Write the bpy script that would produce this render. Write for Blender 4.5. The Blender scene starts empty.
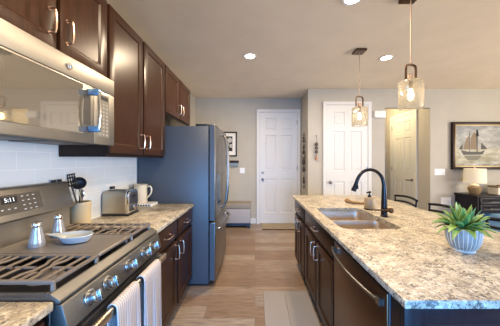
import bpy, bmesh, math, random
from mathutils import Vector, Matrix
random.seed(7)
PI = math.pi
scene = bpy.context.scene
COL = scene.collection

# ------------------------------------------------------------------ camera
cam_d = bpy.data.cameras.new('camera')
cam_d.sensor_width = 36.0
cam_d.lens = 36.0 * 225.0 / 500.0
cam_d.shift_x = -0.010
cam_d.shift_y = -0.005
cam_d.clip_start = 0.05
cam = bpy.data.objects.new('camera', cam_d)
cam.location = (0, 0, 1.385)
cam.rotation_euler = (PI / 2, 0, 0)
COL.objects.link(cam)
scene.camera = cam

# ------------------------------------------------------------------ world, exposure
world = bpy.data.worlds.new('world')
scene.world = world
world.use_nodes = True
wbg = world.node_tree.nodes['Background']
wbg.inputs[0].default_value = (0.55, 0.75, 1.0, 1)
wbg.inputs[1].default_value = 0.6
vs = scene.view_settings
vs.view_transform = 'Standard'
vs.look = 'None'
vs.exposure = 0.12
vs.gamma = 1.0
vs.use_curve_mapping = False
scene.cycles.use_denoising = True
scene.cycles.max_bounces = 10
scene.cycles.diffuse_bounces = 6
scene.cycles.sample_clamp_indirect = 6.0
scene.cycles.caustics_reflective = False
scene.cycles.caustics_refractive = False

def area(name, loc, rot, sx, sy, power, color, shape='RECTANGLE', spread=PI):
    d = bpy.data.lights.new(name, 'AREA')
    d.shape = shape
    d.size = sx
    if shape == 'RECTANGLE':
        d.size_y = sy
    d.energy = power
    d.color = color
    d.spread = spread
    o = bpy.data.objects.new(name, d)
    o.location = loc
    o.rotation_euler = rot
    COL.objects.link(o)
    return o

# daylight through the windows behind the camera; fill light added at the right-hand wall
area('rear_window_light', (0.5, -1.22, .86), (PI / 2 - .28, 0, 0), 2.6, 1.3, 90, (0.11, 0.42, 1.0), spread=1.9)
area('side_fill_light', (6.42, 0.6, 1.45), (PI / 2 + .42, 0, PI / 2), 3.2, 1.8, 290, (0.98, 0.93, 0.86))

# ------------------------------------------------------------------ helpers
def look(o, label=None, cat=None, group=None, kind=None):
    if label: o['label'] = label
    if cat: o['category'] = cat
    if group: o['group'] = group
    if kind: o['kind'] = kind
    return o

ROOT = {}

class MB:
    def __init__(self):
        self.bm = bmesh.new()
    def merge(self, t, M=None):
        if M is not None:
            bmesh.ops.transform(t, matrix=M, verts=t.verts)
        bmesh.ops.recalc_face_normals(t, faces=t.faces)
        me = bpy.data.meshes.new('tmp')
        t.to_mesh(me)
        t.free()
        self.bm.from_mesh(me)
        bpy.data.meshes.remove(me)
        return self
    def box(self, x0, x1, y0, y1, z0, z1, b=0.0, seg=2, M=None):
        t = bmesh.new()
        bmesh.ops.create_cube(t, size=1.0)
        for v in t.verts:
            v.co = Vector(((x0 + x1) / 2 + v.co.x * (x1 - x0), (y0 + y1) / 2 + v.co.y * (y1 - y0), (z0 + z1) / 2 + v.co.z * (z1 - z0)))
        if b > 0:
            bmesh.ops.bevel(t, geom=list(t.edges), offset=b, segments=seg, affect='EDGES', profile=0.5)
        return self.merge(t, M)
    def cyl(self, p0, p1, r0, r1=None, n=20, b=0.0):
        r1 = r0 if r1 is None else r1
        p0, p1 = Vector(p0), Vector(p1)
        d = p1 - p0
        t = bmesh.new()
        bmesh.ops.create_cone(t, cap_ends=True, segments=n, radius1=r0, radius2=r1, depth=d.length)
        if b > 0:
            es = [e for e in t.edges if len(e.link_faces) == 2 and any(len(f.verts) > 4 for f in e.link_faces)]
            bmesh.ops.bevel(t, geom=es, offset=b, segments=2, affect='EDGES', profile=0.5)
        M = Matrix.Translation((p0 + p1) / 2) @ d.to_track_quat('Z', 'Y').to_matrix().to_4x4()
        return self.merge(t, M)
    def sphere(self, c, r, sx=1, sy=1, sz=1, n=16):
        t = bmesh.new()
        bmesh.ops.create_uvsphere(t, u_segments=n, v_segments=max(6, n // 2), radius=r)
        return self.merge(t, Matrix.Translation(c) @ Matrix.Diagonal((sx, sy, sz, 1)))
    def lathe(self, prof, c=(0, 0, 0), n=28, axis=None, close=False):
        t = bmesh.new()
        rings = []
        for (r, z) in prof:
            if r < 1e-6:
                rings.append([t.verts.new((0, 0, z))])
            else:
                rings.append([t.verts.new((r * math.cos(2 * PI * k / n), r * math.sin(2 * PI * k / n), z)) for k in range(n)])
        pairs = list(zip(rings[:-1], rings[1:]))
        if close: pairs.append((rings[-1], rings[0]))
        for a, b in pairs:
            for k in range(n):
                k2 = (k + 1) % n
                if len(a) == 1 and len(b) == 1: continue
                if len(a) == 1: t.faces.new((a[0], b[k], b[k2]))
                elif len(b) == 1: t.faces.new((a[k], a[k2], b[0]))
                else: t.faces.new((a[k], a[k2], b[k2], b[k]))
        M = Matrix.Translation(c)
        if axis is not None:
            M = M @ Vector(axis).to_track_quat('Z', 'Y').to_matrix().to_4x4()
        return self.merge(t, M)
    def tube(self, pts, r, n=10, smooth=0, flat=1.0):
        pts = [Vector(p) for p in pts]
        rs = list(r) if isinstance(r, (list, tuple)) else [r] * len(pts)
        if smooth:
            q, qr = [], []
            for i in range(len(pts) - 1):
                a = pts[max(i - 1, 0)]; b = pts[i]; c = pts[i + 1]; d = pts[min(i + 2, len(pts) - 1)]
                for s in range(smooth):
                    u = s / smooth
                    q.append(0.5 * ((2 * b) + (c - a) * u + (2 * a - 5 * b + 4 * c - d) * u * u + (3 * b - a - 3 * c + d) * u ** 3))
                    qr.append(rs[i] + (rs[i + 1] - rs[i]) * u)
            q.append(pts[-1]); qr.append(rs[-1])
            pts, rs = q, qr
        t = bmesh.new()
        rings = []
        prev = None
        for i, p in enumerate(pts):
            d = (pts[min(i + 1, len(pts) - 1)] - pts[max(i - 1, 0)]).normalized()
            if prev is None:
                ref = Vector((0, 0, 1)) if abs(d.z) < 0.9 else Vector((1, 0, 0))
                u = d.cross(ref).normalized()
            else:
                u = (prev - d * prev.dot(d)).normalized()
            prev = u
            w = d.cross(u)
            rings.append([t.verts.new(p + u * rs[i] * math.cos(2 * PI * k / n) + w * rs[i] * flat * math.sin(2 * PI * k / n)) for k in range(n)])
        for a, b in zip(rings[:-1], rings[1:]):
            for k in range(n):
                t.faces.new((a[k], a[(k + 1) % n], b[(k + 1) % n], b[k]))
        t.faces.new(rings[0]); t.faces.new(rings[-1])
        return self.merge(t)
    def prism(self, poly, a0, a1, axis='y', b=0.0):
        """poly of 2D points; axis 'y': points are (x,z); 'x': (y,z); 'z': (x,y)."""
        t = bmesh.new()
        def mk(p, a):
            return {'y': (p[0], a, p[1]), 'x': (a, p[0], p[1]), 'z': (p[0], p[1], a)}[axis]
        A = [t.verts.new(mk(p, a0)) for p in poly]
        B = [t.verts.new(mk(p, a1)) for p in poly]
        t.faces.new(A); t.faces.new(B)
        n = len(poly)
        for k in range(n):
            t.faces.new((A[k], A[(k + 1) % n], B[(k + 1) % n], B[k]))
        if b > 0:
            bmesh.ops.recalc_face_normals(t, faces=t.faces)
            bmesh.ops.bevel(t, geom=list(t.edges), offset=b, segments=2, affect='EDGES', profile=0.5)
        return self.merge(t)
    def loops(self, loops, cap0=False, cap1=False):
        t = bmesh.new()
        R = [[t.verts.new(p) for p in L] for L in loops]
        for a, b in zip(R[:-1], R[1:]):
            n = len(a)
            for k in range(n):
                t.faces.new((a[k], a[(k + 1) % n], b[(k + 1) % n], b[k]))
        if cap0: t.faces.new(R[0])
        if cap1: t.faces.new(R[-1])
        return self.merge(t)
    def panel(self, O, U, V, N, w, h, t=0.02, frame=0.055, rec=0.008, step=0.010):
        """a framed panel front: O corner, U across, V up, N outwards"""
        U, V, N, O = Vector(U), Vector(V), Vector(N), Vector(O)
        M = Matrix((( U.x, V.x, N.x, O.x), (U.y, V.y, N.y, O.y), (U.z, V.z, N.z, O.z), (0, 0, 0, 1)))
        tb = bmesh.new()
        bmesh.ops.create_cube(tb, size=1.0)
        for v in tb.verts:
            v.co = Vector(((v.co.x + .5) * w, (v.co.y + .5) * h, (v.co.z + .5) * t))
        es = [e for e in tb.edges if all(v.co.z > t * .9 for v in e.verts)]
        bmesh.ops.bevel(tb, geom=es, offset=0.003, segments=2, affect='EDGES', profile=0.5)
        bmesh.ops.recalc_face_normals(tb, faces=tb.faces)
        tb.normal_update()
        if frame > 0:
            f = max((f for f in tb.faces if f.normal.z > .99), key=lambda f: f.calc_area())
            bmesh.ops.inset_individual(tb, faces=[f], thickness=frame, depth=0, use_even_offset=True)
            tb.normal_update()
            f = max((f for f in tb.faces if f.normal.z > .99 and min(v.co.x for v in f.verts) > frame * .9 and min(v.co.y for v in f.verts) > frame * .9), key=lambda f: f.calc_area())
            bmesh.ops.inset_individual(tb, faces=[f], thickness=step, depth=-rec, use_even_offset=True)
        return self.merge(tb, M)

def rrect(x0, x1, y0, y1, r, z, n=6):
    out = []
    for cx, cy, a0 in ((x1 - r, y1 - r, 0), (x0 + r, y1 - r, 90), (x0 + r, y0 + r, 180), (x1 - r, y0 + r, 270)):
        for k in range(n + 1):
            a = math.radians(a0 + 90 * k / n)
            out.append((cx + r * math.cos(a), cy + r * math.sin(a), z))
    return out

def obj(name, mb, mat, parent=None, smooth=True):
    me = bpy.data.meshes.new(name)
    mb.bm.to_mesh(me)
    mb.bm.free()
    o = bpy.data.objects.new(name, me)
    COL.objects.link(o)
    if mat: me.materials.append(mat)
    if parent is not None:
        o.parent = parent
        me.transform(ROOT[parent].inverted())
        ROOT[o] = ROOT[parent]
    else:
        ROOT[o] = Matrix.Identity(4)
    if smooth:
        for p in me.polygons: p.use_smooth = True
        me.set_sharp_from_angle(angle=math.radians(35))
    me.update()
    return o

def thing(name, label, cat, loc=(0, 0, 0), group=None, rz=0.0):
    o = bpy.data.objects.new(name, None)
    o.empty_display_size = 0.05
    COL.objects.link(o)
    o.location = loc
    o.rotation_euler = (0, 0, rz)
    ROOT[o] = Matrix.Translation(loc) @ Matrix.Rotation(rz, 4, 'Z')
    return look(o, label, cat, group)

def kids(o):
    return [c for c in bpy.data.objects if c.parent == o]

def copy_tree(o, parent=None):
    c = o.copy()
    COL.objects.link(c)
    if parent is not None: c.parent = parent
    for k in kids(o): copy_tree(k, c)
    return c

def struct(name, mb, mat, parent=None):
    o = obj(name, mb, mat, parent, smooth=False)
    if parent is None: o['kind'] = 'structure'
    return o

# ------------------------------------------------------------------ materials
def mat(name, color, rough=0.5, metal=0.0, emit=None, estr=0.0, spec=None, coat=0.0):
    m = bpy.data.materials.new(name)
    m.use_nodes = True
    b = m.node_tree.nodes['Principled BSDF']
    b.inputs['Base Color'].default_value = (*color, 1)
    b.inputs['Roughness'].default_value = rough
    b.inputs['Metallic'].default_value = metal
    if spec is not None: b.inputs['Specular IOR Level'].default_value = spec
    if coat: b.inputs['Coat Weight'].default_value = coat; b.inputs['Coat Roughness'].default_value = 0.15
    if emit:
        b.inputs['Emission Color'].default_value = (*emit, 1)
        b.inputs['Emission Strength'].default_value = estr
    return m

def N(m, t, **kw):
    n = m.node_tree.nodes.new(t)
    for k, v in kw.items(): setattr(n, k, v)
    return n

def L(m, a, b): m.node_tree.links.new(a, b)

def ramp(m, fac, stops, interp='LINEAR'):
    r = N(m, 'ShaderNodeValToRGB')
    r.color_ramp.interpolation = interp
    els = r.color_ramp.elements
    while len(els) < len(stops): els.new(0.5)
    for e, (p, c) in zip(els, stops):
        e.position = p
        e.color = (*c, 1) if len(c) == 3 else c
    L(m, fac, r.inputs[0])
    return r.outputs[0]

def coords(m, scale=(1, 1, 1), kind='Object'):
    tc = N(m, 'ShaderNodeTexCoord')
    mp = N(m, 'ShaderNodeMapping')
    mp.inputs['Scale'].default_value = scale
    L(m, tc.outputs[kind], mp.inputs[0])
    return mp.outputs[0]

def noise(m, vec, scale, detail=4, rough=0.55):
    n = N(m, 'ShaderNodeTexNoise')
    n.inputs['Scale'].default_value = scale
    n.inputs['Detail'].default_value = detail
    n.inputs['Roughness'].default_value = rough
    L(m, vec, n.inputs['Vector'])
    return n.outputs['Fac']

def mixc(m, fac, a, b, mode='MIX'):
    x = N(m, 'ShaderNodeMix', data_type='RGBA', blend_type=mode)
    if hasattr(fac, 'is_linked'): L(m, fac, x.inputs[0])
    else: x.inputs[0].default_value = fac
    for s, v in ((x.inputs[6], a), (x.inputs[7], b)):
        if hasattr(v, 'is_linked'): L(m, v, s)
        else: s.default_value = (*v, 1)
    return x.outputs[2]

def bump(m, h, strength=0.1, dist=0.01):
    b = N(m, 'ShaderNodeBump')
    b.inputs['Strength'].default_value = strength
    b.inputs['Distance'].default_value = dist
    L(m, h, b.inputs['Height'])
    L(m, b.outputs[0], m.node_tree.nodes['Principled BSDF'].inputs['Normal'])

def base(m): return m.node_tree.nodes['Principled BSDF'].inputs['Base Color']

def painted(name, color, rough=0.7, var=0.04):
    m = mat(name, color, rough)
    f = noise(m, coords(m), 3.0, 5)
    L(m, ramp(m, f, [(0.3, tuple(c * (1 - var) for c in color)), (0.7, tuple(min(1, c * (1 + var)) for c in color))]), base(m))
    bump(m, noise(m, coords(m), 180, 2), 0.03, 0.002)
    return m

M = {}
M['wall'] = painted('greige wall paint', (0.455, 0.415, 0.345))
M['ceiling'] = painted('ceiling paint', (0.79, 0.675, 0.52), 0.9)
M['white'] = painted('white trim paint', (0.68, 0.67, 0.645), 0.45, 0.01)
M['cream'] = painted('cream trim paint', (0.66, 0.64, 0.56), 0.45, 0.01)

def wood(name, dark, light, rough, scale=(14, 14, 1.2), coat=0.0):
    m = mat(name, dark, rough, coat=coat)
    m.node_tree.nodes['Principled BSDF'].inputs['Specular IOR Level'].default_value = 0.18
    v = coords(m, scale)
    f = noise(m, v, 6.0, 6, 0.6)
    L(m, ramp(m, f, [(0.3, dark), (0.72, light)]), base(m))
    bump(m, f, 0.04, 0.003)
    return m
M['espresso'] = wood('espresso stained wood', (0.024, 0.0095, 0.0046), (0.050, 0.0205, 0.0098), 0.30, coat=0.0)
M['espresso_frame'] = wood('dark cabinet frame', (0.014, 0.008, 0.006), (0.025, 0.013, 0.009), 0.45)
M['espresso_blue_shade'] = wood('espresso with blue shade', (0.012, 0.008, 0.010), (0.022, 0.014, 0.016), 0.28)  # espresso copy, darkened and blued to paint in the light on the end panel
M['console_wood'] = wood('navy black console wood', (0.009, 0.008, 0.012), (0.020, 0.016, 0.019), 0.35, (2, 2, 14))
M['tan_wood'] = wood('tan wood', (0.20, 0.11, 0.045), (0.34, 0.20, 0.09), 0.5, (3, 30, 30))

def granite():
    m = mat('speckled cream granite', (0.6, 0.5, 0.4), 0.38, spec=0.4)
    v = coords(m)
    big = noise(m, v, 9, 6, 0.7)
    c = ramp(m, big, [(0.34, (0.25, 0.195, 0.135)), (0.50, (0.45, 0.385, 0.285)), (0.66, (0.57, 0.505, 0.395))])
    med = noise(m, v, 42, 5, 0.75)
    c = mixc(m, ramp(m, med, [(0.50, (0, 0, 0)), (0.57, (0.8, 0.8, 0.8))]), c, (0.22, 0.19, 0.16))
    wht = noise(m, v, 50, 4, 0.65)
    c = mixc(m, ramp(m, wht, [(0.54, (0, 0, 0)), (0.66, (0.7, 0.7, 0.7))]), c, (0.68, 0.645, 0.56))
    fine = noise(m, v, 80, 5, 0.75)
    patch = noise(m, v, 15, 4, 0.6)
    mm = N(m, 'ShaderNodeMath', operation='MULTIPLY_ADD')
    L(m, patch, mm.inputs[0]); mm.inputs[1].default_value = 0.5
    L(m, fine, mm.inputs[2])
    c = mixc(m, ramp(m, mm.outputs[0], [(0.79, (0, 0, 0)), (0.85, (0.9, 0.9, 0.9))]), c, (0.055, 0.046, 0.042))
    L(m, c, base(m))
    return m
M['granite'] = granite()

def floor_mat():
    m = mat('vinyl plank floor', (0.3, 0.2, 0.12), 0.30, spec=0.5)
    v = coords(m)
    br = N(m, 'ShaderNodeTexBrick')
    br.offset = 0.37; br.offset_frequency = 2
    br.inputs['Color1'].default_value = (0, 0, 0, 1)
    br.inputs['Color2'].default_value = (1, 1, 1, 1)
    br.inputs['Mortar'].default_value = (0.5, 0.5, 0.5, 1)
    br.inputs['Scale'].default_value = 1.0
    br.inputs['Mortar Size'].default_value = 0.0012
    br.inputs['Brick Width'].default_value = 1.22
    br.inputs['Row Height'].default_value = 0.165
    L(m, v, br.inputs['Vector'])
    tone = ramp(m, br.outputs['Color'], [(0.0, (0.19, 0.12, 0.072)), (0.35, (0.24, 0.165, 0.11)), (0.65, (0.29, 0.225, 0.165)), (1.0, (0.215, 0.17, 0.135))])
    v2 = coords(m, (1.6, 26, 1))
    g = noise(m, v2, 3.0, 7, 0.65)
    c = mixc(m, 0.75, tone, ramp(m, g, [(0.32, (0.36, 0.31, 0.27)), (0.5, (1, 0.98, 0.96)), (0.68, (1.5, 1.46, 1.42))]), 'MULTIPLY')
    kn = noise(m, coords(m, (2.5, 7, 1)), 2.2, 3, 0.5)
    c = mixc(m, ramp(m, kn, [(0.62, (0, 0, 0)), (0.75, (0.5, 0.5, 0.5))]), c, (0.13, 0.075, 0.04))
    c = mixc(m, br.outputs['Fac'], c, (0.09, 0.06, 0.04))
    L(m, c, base(m))
    bump(m, g, 0.05, 0.002)
    return m
M['floor'] = floor_mat()

def tile_mat():
    m = mat('white subway tile', (0.78, 0.80, 0.80), 0.16, spec=0.5)
    tc = N(m, 'ShaderNodeTexCoord')
    sp = N(m, 'ShaderNodeSeparateXYZ'); cb = N(m, 'ShaderNodeCombineXYZ')
    L(m, tc.outputs['Object'], sp.inputs[0])
    L(m, sp.outputs['Y'], cb.inputs['X']); L(m, sp.outputs['Z'], cb.inputs['Y'])
    br = N(m, 'ShaderNodeTexBrick')
    br.inputs['Color1'].default_value = (0.76, 0.79, 0.79, 1)
    br.inputs['Color2'].default_value = (0.80, 0.82, 0.82, 1)
    br.inputs['Mortar'].default_value = (0.90, 0.90, 0.89, 1)
    br.inputs['Scale'].default_value = 1.0
    br.inputs['Mortar Size'].default_value = 0.0025
    br.inputs['Brick Width'].default_value = 0.205
    br.inputs['Row Height'].default_value = 0.1025
    L(m, cb.outputs[0], br.inputs['Vector'])
    L(m, br.outputs['Color'], base(m))
    iv = N(m, 'ShaderNodeMath', operation='SUBTRACT'); iv.inputs[0].default_value = 1.0
    L(m, br.outputs['Fac'], iv.inputs[1])
    bump(m, iv.outputs[0], 0.12, 0.002)
    return m
M['tile'] = tile_mat()

def brushed(name, color, rough, scale=(2, 60, 60)):
    m = mat(name, color, rough, 1.0)
    f = noise(m, coords(m, scale), 8, 3)
    L(m, ramp(m, f, [(0.3, tuple(c * .9 for c in color)), (0.7, tuple(min(1, c * 1.08) for c in color))]), base(m))
    return m
M['steel'] = brushed('warm brushed steel', (0.34, 0.315, 0.28), 0.45, (60, 2, 60))
M['slate'] = brushed('slate steel', (0.155, 0.148, 0.138), 0.52, (60, 2, 60))
M['sink_steel'] = brushed('satin sink steel', (0.58, 0.48, 0.39), 0.38, (30, 30, 4))
M['dw_steel'] = brushed('dark steel tinted brown', (0.19, 0.115, 0.07), 0.36, (60, 2, 60))  # dark steel with the brown floor's reflection put into its colour
M['fridge_side'] = painted('slate grey appliance side', (0.062, 0.073, 0.088), 0.42, 0.03)
M['fridge_front'] = brushed('fridge door steel', (0.23, 0.21, 0.19), 0.33, (60, 60, 2))
M['chrome'] = mat('polished chrome', (0.78, 0.78, 0.78), 0.12, 1.0)
M['nickel'] = mat('warm nickel', (0.66, 0.48, 0.36), 0.28, 1.0)
M['knob_steel'] = mat('knob steel', (0.50, 0.50, 0.50), 0.26, 1.0)
M['bar_steel'] = mat('handle steel', (0.23, 0.215, 0.20), 0.30, 1.0)
M['black_glass'] = mat('smoked oven glass', (0.055, 0.05, 0.042), 0.08, spec=0.8)
M['micro_glass'] = mat('mirrored microwave glass', (0.33, 0.30, 0.25), 0.045, 0.8)
M['black'] = mat('black plastic', (0.012, 0.012, 0.013), 0.4)
M['iron'] = mat('cast iron', (0.21, 0.172, 0.14), 0.36, 0.3)
M['griddle'] = mat('griddle plate', (0.23, 0.20, 0.17), 0.42, 0.5)
M['bronze'] = mat('oil rubbed bronze', (0.022, 0.020, 0.022), 0.24, 0.7)
M['bronze_brown'] = mat('brown bronze', (0.10, 0.055, 0.03), 0.35, 0.8)
M['blue_tint'] = mat('blue tinted metal', (0.12, 0.24, 0.38), 0.22, 0.4)  # flat blue colour shared by the handle brackets and the island edge
M['white_plastic'] = mat('white plastic', (0.82, 0.81, 0.78), 0.35)
M['ceramic'] = mat('cream ceramic', (0.66, 0.58, 0.44), 0.25)
M['crock'] = mat('beige stoneware', (0.52, 0.41, 0.25), 0.45)
M['blue_ceramic'] = mat('pale blue ceramic', (0.44, 0.47, 0.48), 0.25)
M['soil'] = mat('potting soil', (0.05, 0.035, 0.025), 0.9)
M['stool_metal'] = mat('dark stool metal', (0.008, 0.007, 0.007), 0.55, 0.0, spec=.2)
M['grey_cloth'] = painted('grey upholstery', (0.35, 0.335, 0.345), 0.85, 0.05)
M['taupe_cloth'] = painted('taupe upholstery lid', (0.27, 0.24, 0.205), 0.8, 0.05)
M['blue_cloth'] = painted('light blue upholstery', (0.22, 0.42, 0.62), 0.85, 0.05)
M['mat_light'] = painted('light grey mat', (0.275, 0.242, 0.21), 0.9, 0.04)
M['mat_dark'] = painted('mid grey mat', (0.24, 0.212, 0.186), 0.9, 0.04)
M['coir'] = painted('beige coir', (0.33, 0.27, 0.19), 0.95, 0.12)
M['frame_dark'] = wood('dark picture frame', (0.018, 0.010, 0.007), (0.045, 0.024, 0.014), 0.35, (20, 3, 3))
M['gold'] = mat('dull gold leaf', (0.36, 0.26, 0.13), 0.42, 0.4)
M['paper'] = mat('white mount board', (0.80, 0.78, 0.74), 0.8)
M['photo_black'] = mat('print black', (0.015, 0.015, 0.017), 0.6)
M['photo_grey'] = mat('print grey', (0.45, 0.44, 0.43), 0.6)
M['lens'] = mat('lit lamp lens', (1, 1, 1), 0.5, emit=(1.0, 0.88, 0.68), estr=14)
M['filament'] = mat('lit bulb', (1, 1, 1), 0.5, emit=(1.0, 0.78, 0.46), estr=20)
M['shade'] = mat('lit linen shade', (0.72, 0.64, 0.47), 0.8, emit=(1.0, 0.83, 0.55), estr=0.18)
M['display'] = mat('lit digits', (1, 1, 1), 0.5, emit=(0.95, 0.95, 1.0), estr=0.9)
M['rattan'] = wood('tan woven base', (0.14, 0.085, 0.035), (0.36, 0.24, 0.12), 0.6, (40, 40, 60))

def glass(name, tint, refl=0.12, rough=0.02):
    m = bpy.data.materials.new(name)
    m.use_nodes = True
    nt = m.node_tree
    nt.nodes.clear()
    out = nt.nodes.new('ShaderNodeOutputMaterial')
    tr = nt.nodes.new('ShaderNodeBsdfTransparent'); tr.inputs[0].default_value = (*tint, 1)
    gl = nt.nodes.new('ShaderNodeBsdfGlossy'); gl.inputs['Roughness'].default_value = rough
    fr = nt.nodes.new('ShaderNodeLayerWeight'); fr.inputs[0].default_value = 0.35
    mp = nt.nodes.new('ShaderNodeMath'); mp.operation = 'MULTIPLY_ADD'
    mp.inputs[1].default_value = 0.55; mp.inputs[2].default_value = refl
    mx = nt.nodes.new('ShaderNodeMixShader')
    nt.links.new(fr.outputs['Fresnel'], mp.inputs[0])
    nt.links.new(mp.outputs[0], mx.inputs[0])
    nt.links.new(tr.outputs[0], mx.inputs[1]); nt.links.new(gl.outputs[0], mx.inputs[2])
    nt.links.new(mx.outputs[0], out.inputs[0])
    return m
M['copper_neck'] = mat('pale copper neck', (0.50, 0.33, 0.22), 0.4, 0.4)
M['pendant_glass'] = None
def seeded():
    m = glass('seeded pendant glass', (0.97, 0.95, 0.90), 0.06)
    nt = m.node_tree
    # a milky seeded film in the glass
    df = nt.nodes.new('ShaderNodeBsdfDiffuse'); df.inputs[0].default_value = (0.95, 0.90, 0.80, 1)
    tl = nt.nodes.new('ShaderNodeBsdfTranslucent'); tl.inputs[0].default_value = (0.95, 0.88, 0.76, 1)
    ad = nt.nodes.new('ShaderNodeMixShader'); ad.inputs[0].default_value = 0.7
    nt.links.new(df.outputs[0], ad.inputs[1]); nt.links.new(tl.outputs[0], ad.inputs[2])
    tc = nt.nodes.new('ShaderNodeTexCoord')
    nz = nt.nodes.new('ShaderNodeTexNoise'); nz.inputs['Scale'].default_value = 60
    nt.links.new(tc.outputs['Object'], nz.inputs['Vector'])
    mm = nt.nodes.new('ShaderNodeMath'); mm.operation = 'MULTIPLY'; mm.inputs[1].default_value = 0.20
    nt.links.new(nz.outputs['Fac'], mm.inputs[0])
    out = [n for n in nt.nodes if n.type == 'OUTPUT_MATERIAL'][0]
    old = out.inputs[0].links[0].from_socket
    mx = nt.nodes.new('ShaderNodeMixShader')
    nt.links.new(mm.outputs[0], mx.inputs[0])
    nt.links.new(old, mx.inputs[1]); nt.links.new(ad.outputs[0], mx.inputs[2])
    nt.links.new(mx.outputs[0], out.inputs[0])
    return m
M['pendant_glass'] = seeded()
M['clear_glass'] = glass('clear glass', (0.86, 0.90, 0.92), 0.14)

def towel_mat():
    m = mat('striped towel', (0.7, 0.66, 0.6), 0.9)
    tc = N(m, 'ShaderNodeTexCoord')
    w = N(m, 'ShaderNodeTexWave', wave_type='BANDS', bands_direction='Y')
    w.inputs['Scale'].default_value = 22.0
    w.inputs['Distortion'].default_value = 0.3
    L(m, tc.outputs['Object'], w.inputs['Vector'])
    c = ramp(m, w.outputs['Fac'], [(0.25, (0.34, 0.305, 0.305)), (0.55, (0.50, 0.455, 0.43)), (0.9, (0.55, 0.505, 0.48))])
    L(m, c, base(m))
    bump(m, noise(m, coords(m), 220, 2), 0.35, 0.003)
    return m
M['towel'] = towel_mat()

def canvas_mat():
    m = mat('painted seascape canvas', (0.5, 0.5, 0.4), 0.55)
    tc = N(m, 'ShaderNodeTexCoord')
    sp = N(m, 'ShaderNodeSeparateXYZ')
    L(m, tc.outputs['Object'], sp.inputs[0])
    h = ramp(m, sp.outputs['Z'], [(0.0, (0.13, 0.12, 0.075)), (0.10, (0.24, 0.215, 0.12)), (0.24, (0.30, 0.27, 0.165)), (0.30, (0.36, 0.32, 0.21)), (0.36, (0.24, 0.235, 0.205)), (0.55, (0.27, 0.265, 0.25)), (0.8, (0.20, 0.205, 0.21))])
    n = noise(m, coords(m, (1.6, 1, 4)), 2.6, 6, 0.6)
    c = mixc(m, ramp(m, n, [(0.42, (0, 0, 0)), (0.68, (0.7, 0.7, 0.7))]), h, (0.58, 0.56, 0.50))
    n2 = noise(m, coords(m, (2, 1, 9)), 4.0, 5, 0.6)
    c = mixc(m, ramp(m, n2, [(0.52, (0, 0, 0)), (0.72, (0.45, 0.45, 0.45))]), c, (0.15, 0.15, 0.135))
    L(m, c, base(m))
    bump(m, noise(m, coords(m), 40, 3), 0.15, 0.004)
    return m
M['canvas'] = canvas_mat()

def leaf_mat():
    m = mat('succulent leaf', (0.2, 0.4, 0.2), 0.4)
    a = N(m, 'ShaderNodeAttribute', attribute_name='tint')
    L(m, a.outputs['Color'], base(m))
    m.node_tree.nodes['Principled BSDF'].inputs['Subsurface Weight'].default_value = 0.1
    m.node_tree.nodes['Principled BSDF'].inputs['Subsurface Radius'].default_value = (0.01, 0.02, 0.005)
    return m
M['leaf'] = leaf_mat()

# ------------------------------------------------------------------ room shell
WX = -1.31      # left wall face
CZ = 2.755      # ceiling
YF = 4.95       # far wall, left part
YN = 4.30       # nearer far wall, right part
XJ = 1.013      # jog between them
HX0, HX1 = 2.48, 3.35   # hall opening
XR = 6.5
YB = -1.3
struct('floor', MB().box(WX - .1, XR + .1, YB - .1, 6.1, -.1, 0), M['floor'])
struct('ceiling', MB().box(WX - .1, XR + .1, YB - .1, 6.1, CZ, CZ + .1), M['ceiling'])
struct('wall_left', MB().box(WX - .1, WX, YB, YF + .1, 0, CZ), M['wall'])
struct('wall_far', MB().box(WX, XJ + .1, YF, YF + .1, 0, CZ), M['wall'])
struct('wall_jog', MB().box(XJ, XJ + .1, YN + .1, YF, 0, CZ), M['wall'])
struct('wall_pantry', MB().box(XJ, HX0, YN, YN + .1, 0, CZ), M['wall'])
struct('wall_header', MB().box(HX0, HX1, YN, YN + .1, 2.395, CZ), M['wall'])
struct('wall_dining', MB().box(HX1, XR + .1, YN, YN + .1, 0, CZ), M['wall'])
struct('wall_hall_left', MB().box(HX0 - .1, HX0, YN + .1, 6.0, 0, CZ), M['wall'])
struct('wall_hall_right', MB().box(HX1, HX1 + .1, YN + .1, 6.0, 0, CZ), M['wall'])
struct('wall_hall_end', MB().box(HX0, HX1, 5.75, 5.85, 0, CZ), M['wall'])
# right wall and rear wall with window openings
rw = MB()
rw.box(XR, XR + .1, YB, -1.1, 0, CZ); rw.box(XR, XR + .1, 2.3, YN, 0, CZ)
rw.box(XR, XR + .1, -1.1, 2.3, 0, .55); rw.box(XR, XR + .1, -1.1, 2.3, 2.35, CZ)
struct('wall_right', rw, M['wall'])
bw = MB()
bw.box(WX, -1.1, YB - .1, YB, 0, CZ); bw.box(2.3, XR, YB - .1, YB, 0, CZ)
bw.box(-1.1, 2.3, YB - .1, YB, 0, .15); bw.box(-1.1, 2.3, YB - .1, YB, 1.95, CZ)
struct('wall_rear', bw, M['wall'])
def window_frame(name, x0, x1, y0, y1, z0, z1, alongx):
    m = MB(); w = .05
    if alongx:
        m.box(x0, x1, y0, y1, z0, z0 + w); m.box(x0, x1, y0, y1, z1 - w, z1)
        for c in (x0, (x0 + x1 - w) / 2, x1 - w): m.box(c, c + w, y0, y1, z0 + w, z1 - w)
    else:
        m.box(x0, x1, y0, y1, z0, z0 + w); m.box(x0, x1, y0, y1, z1 - w, z1)
        for c in (y0, (y0 + y1 - w) / 2, y1 - w): m.box(x0, x1, c, c + w, z0 + w, z1 - w)
    struct(name, m, M['white'])
window_frame('window_1', -1.1, 2.3, YB - .08, YB - .03, .15, 1.95, True)
window_frame('added_window_2', XR + .03, XR + .08, -1.1, 2.3, .55, 2.35, False)  # unseen window, added to go with the side fill light
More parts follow.
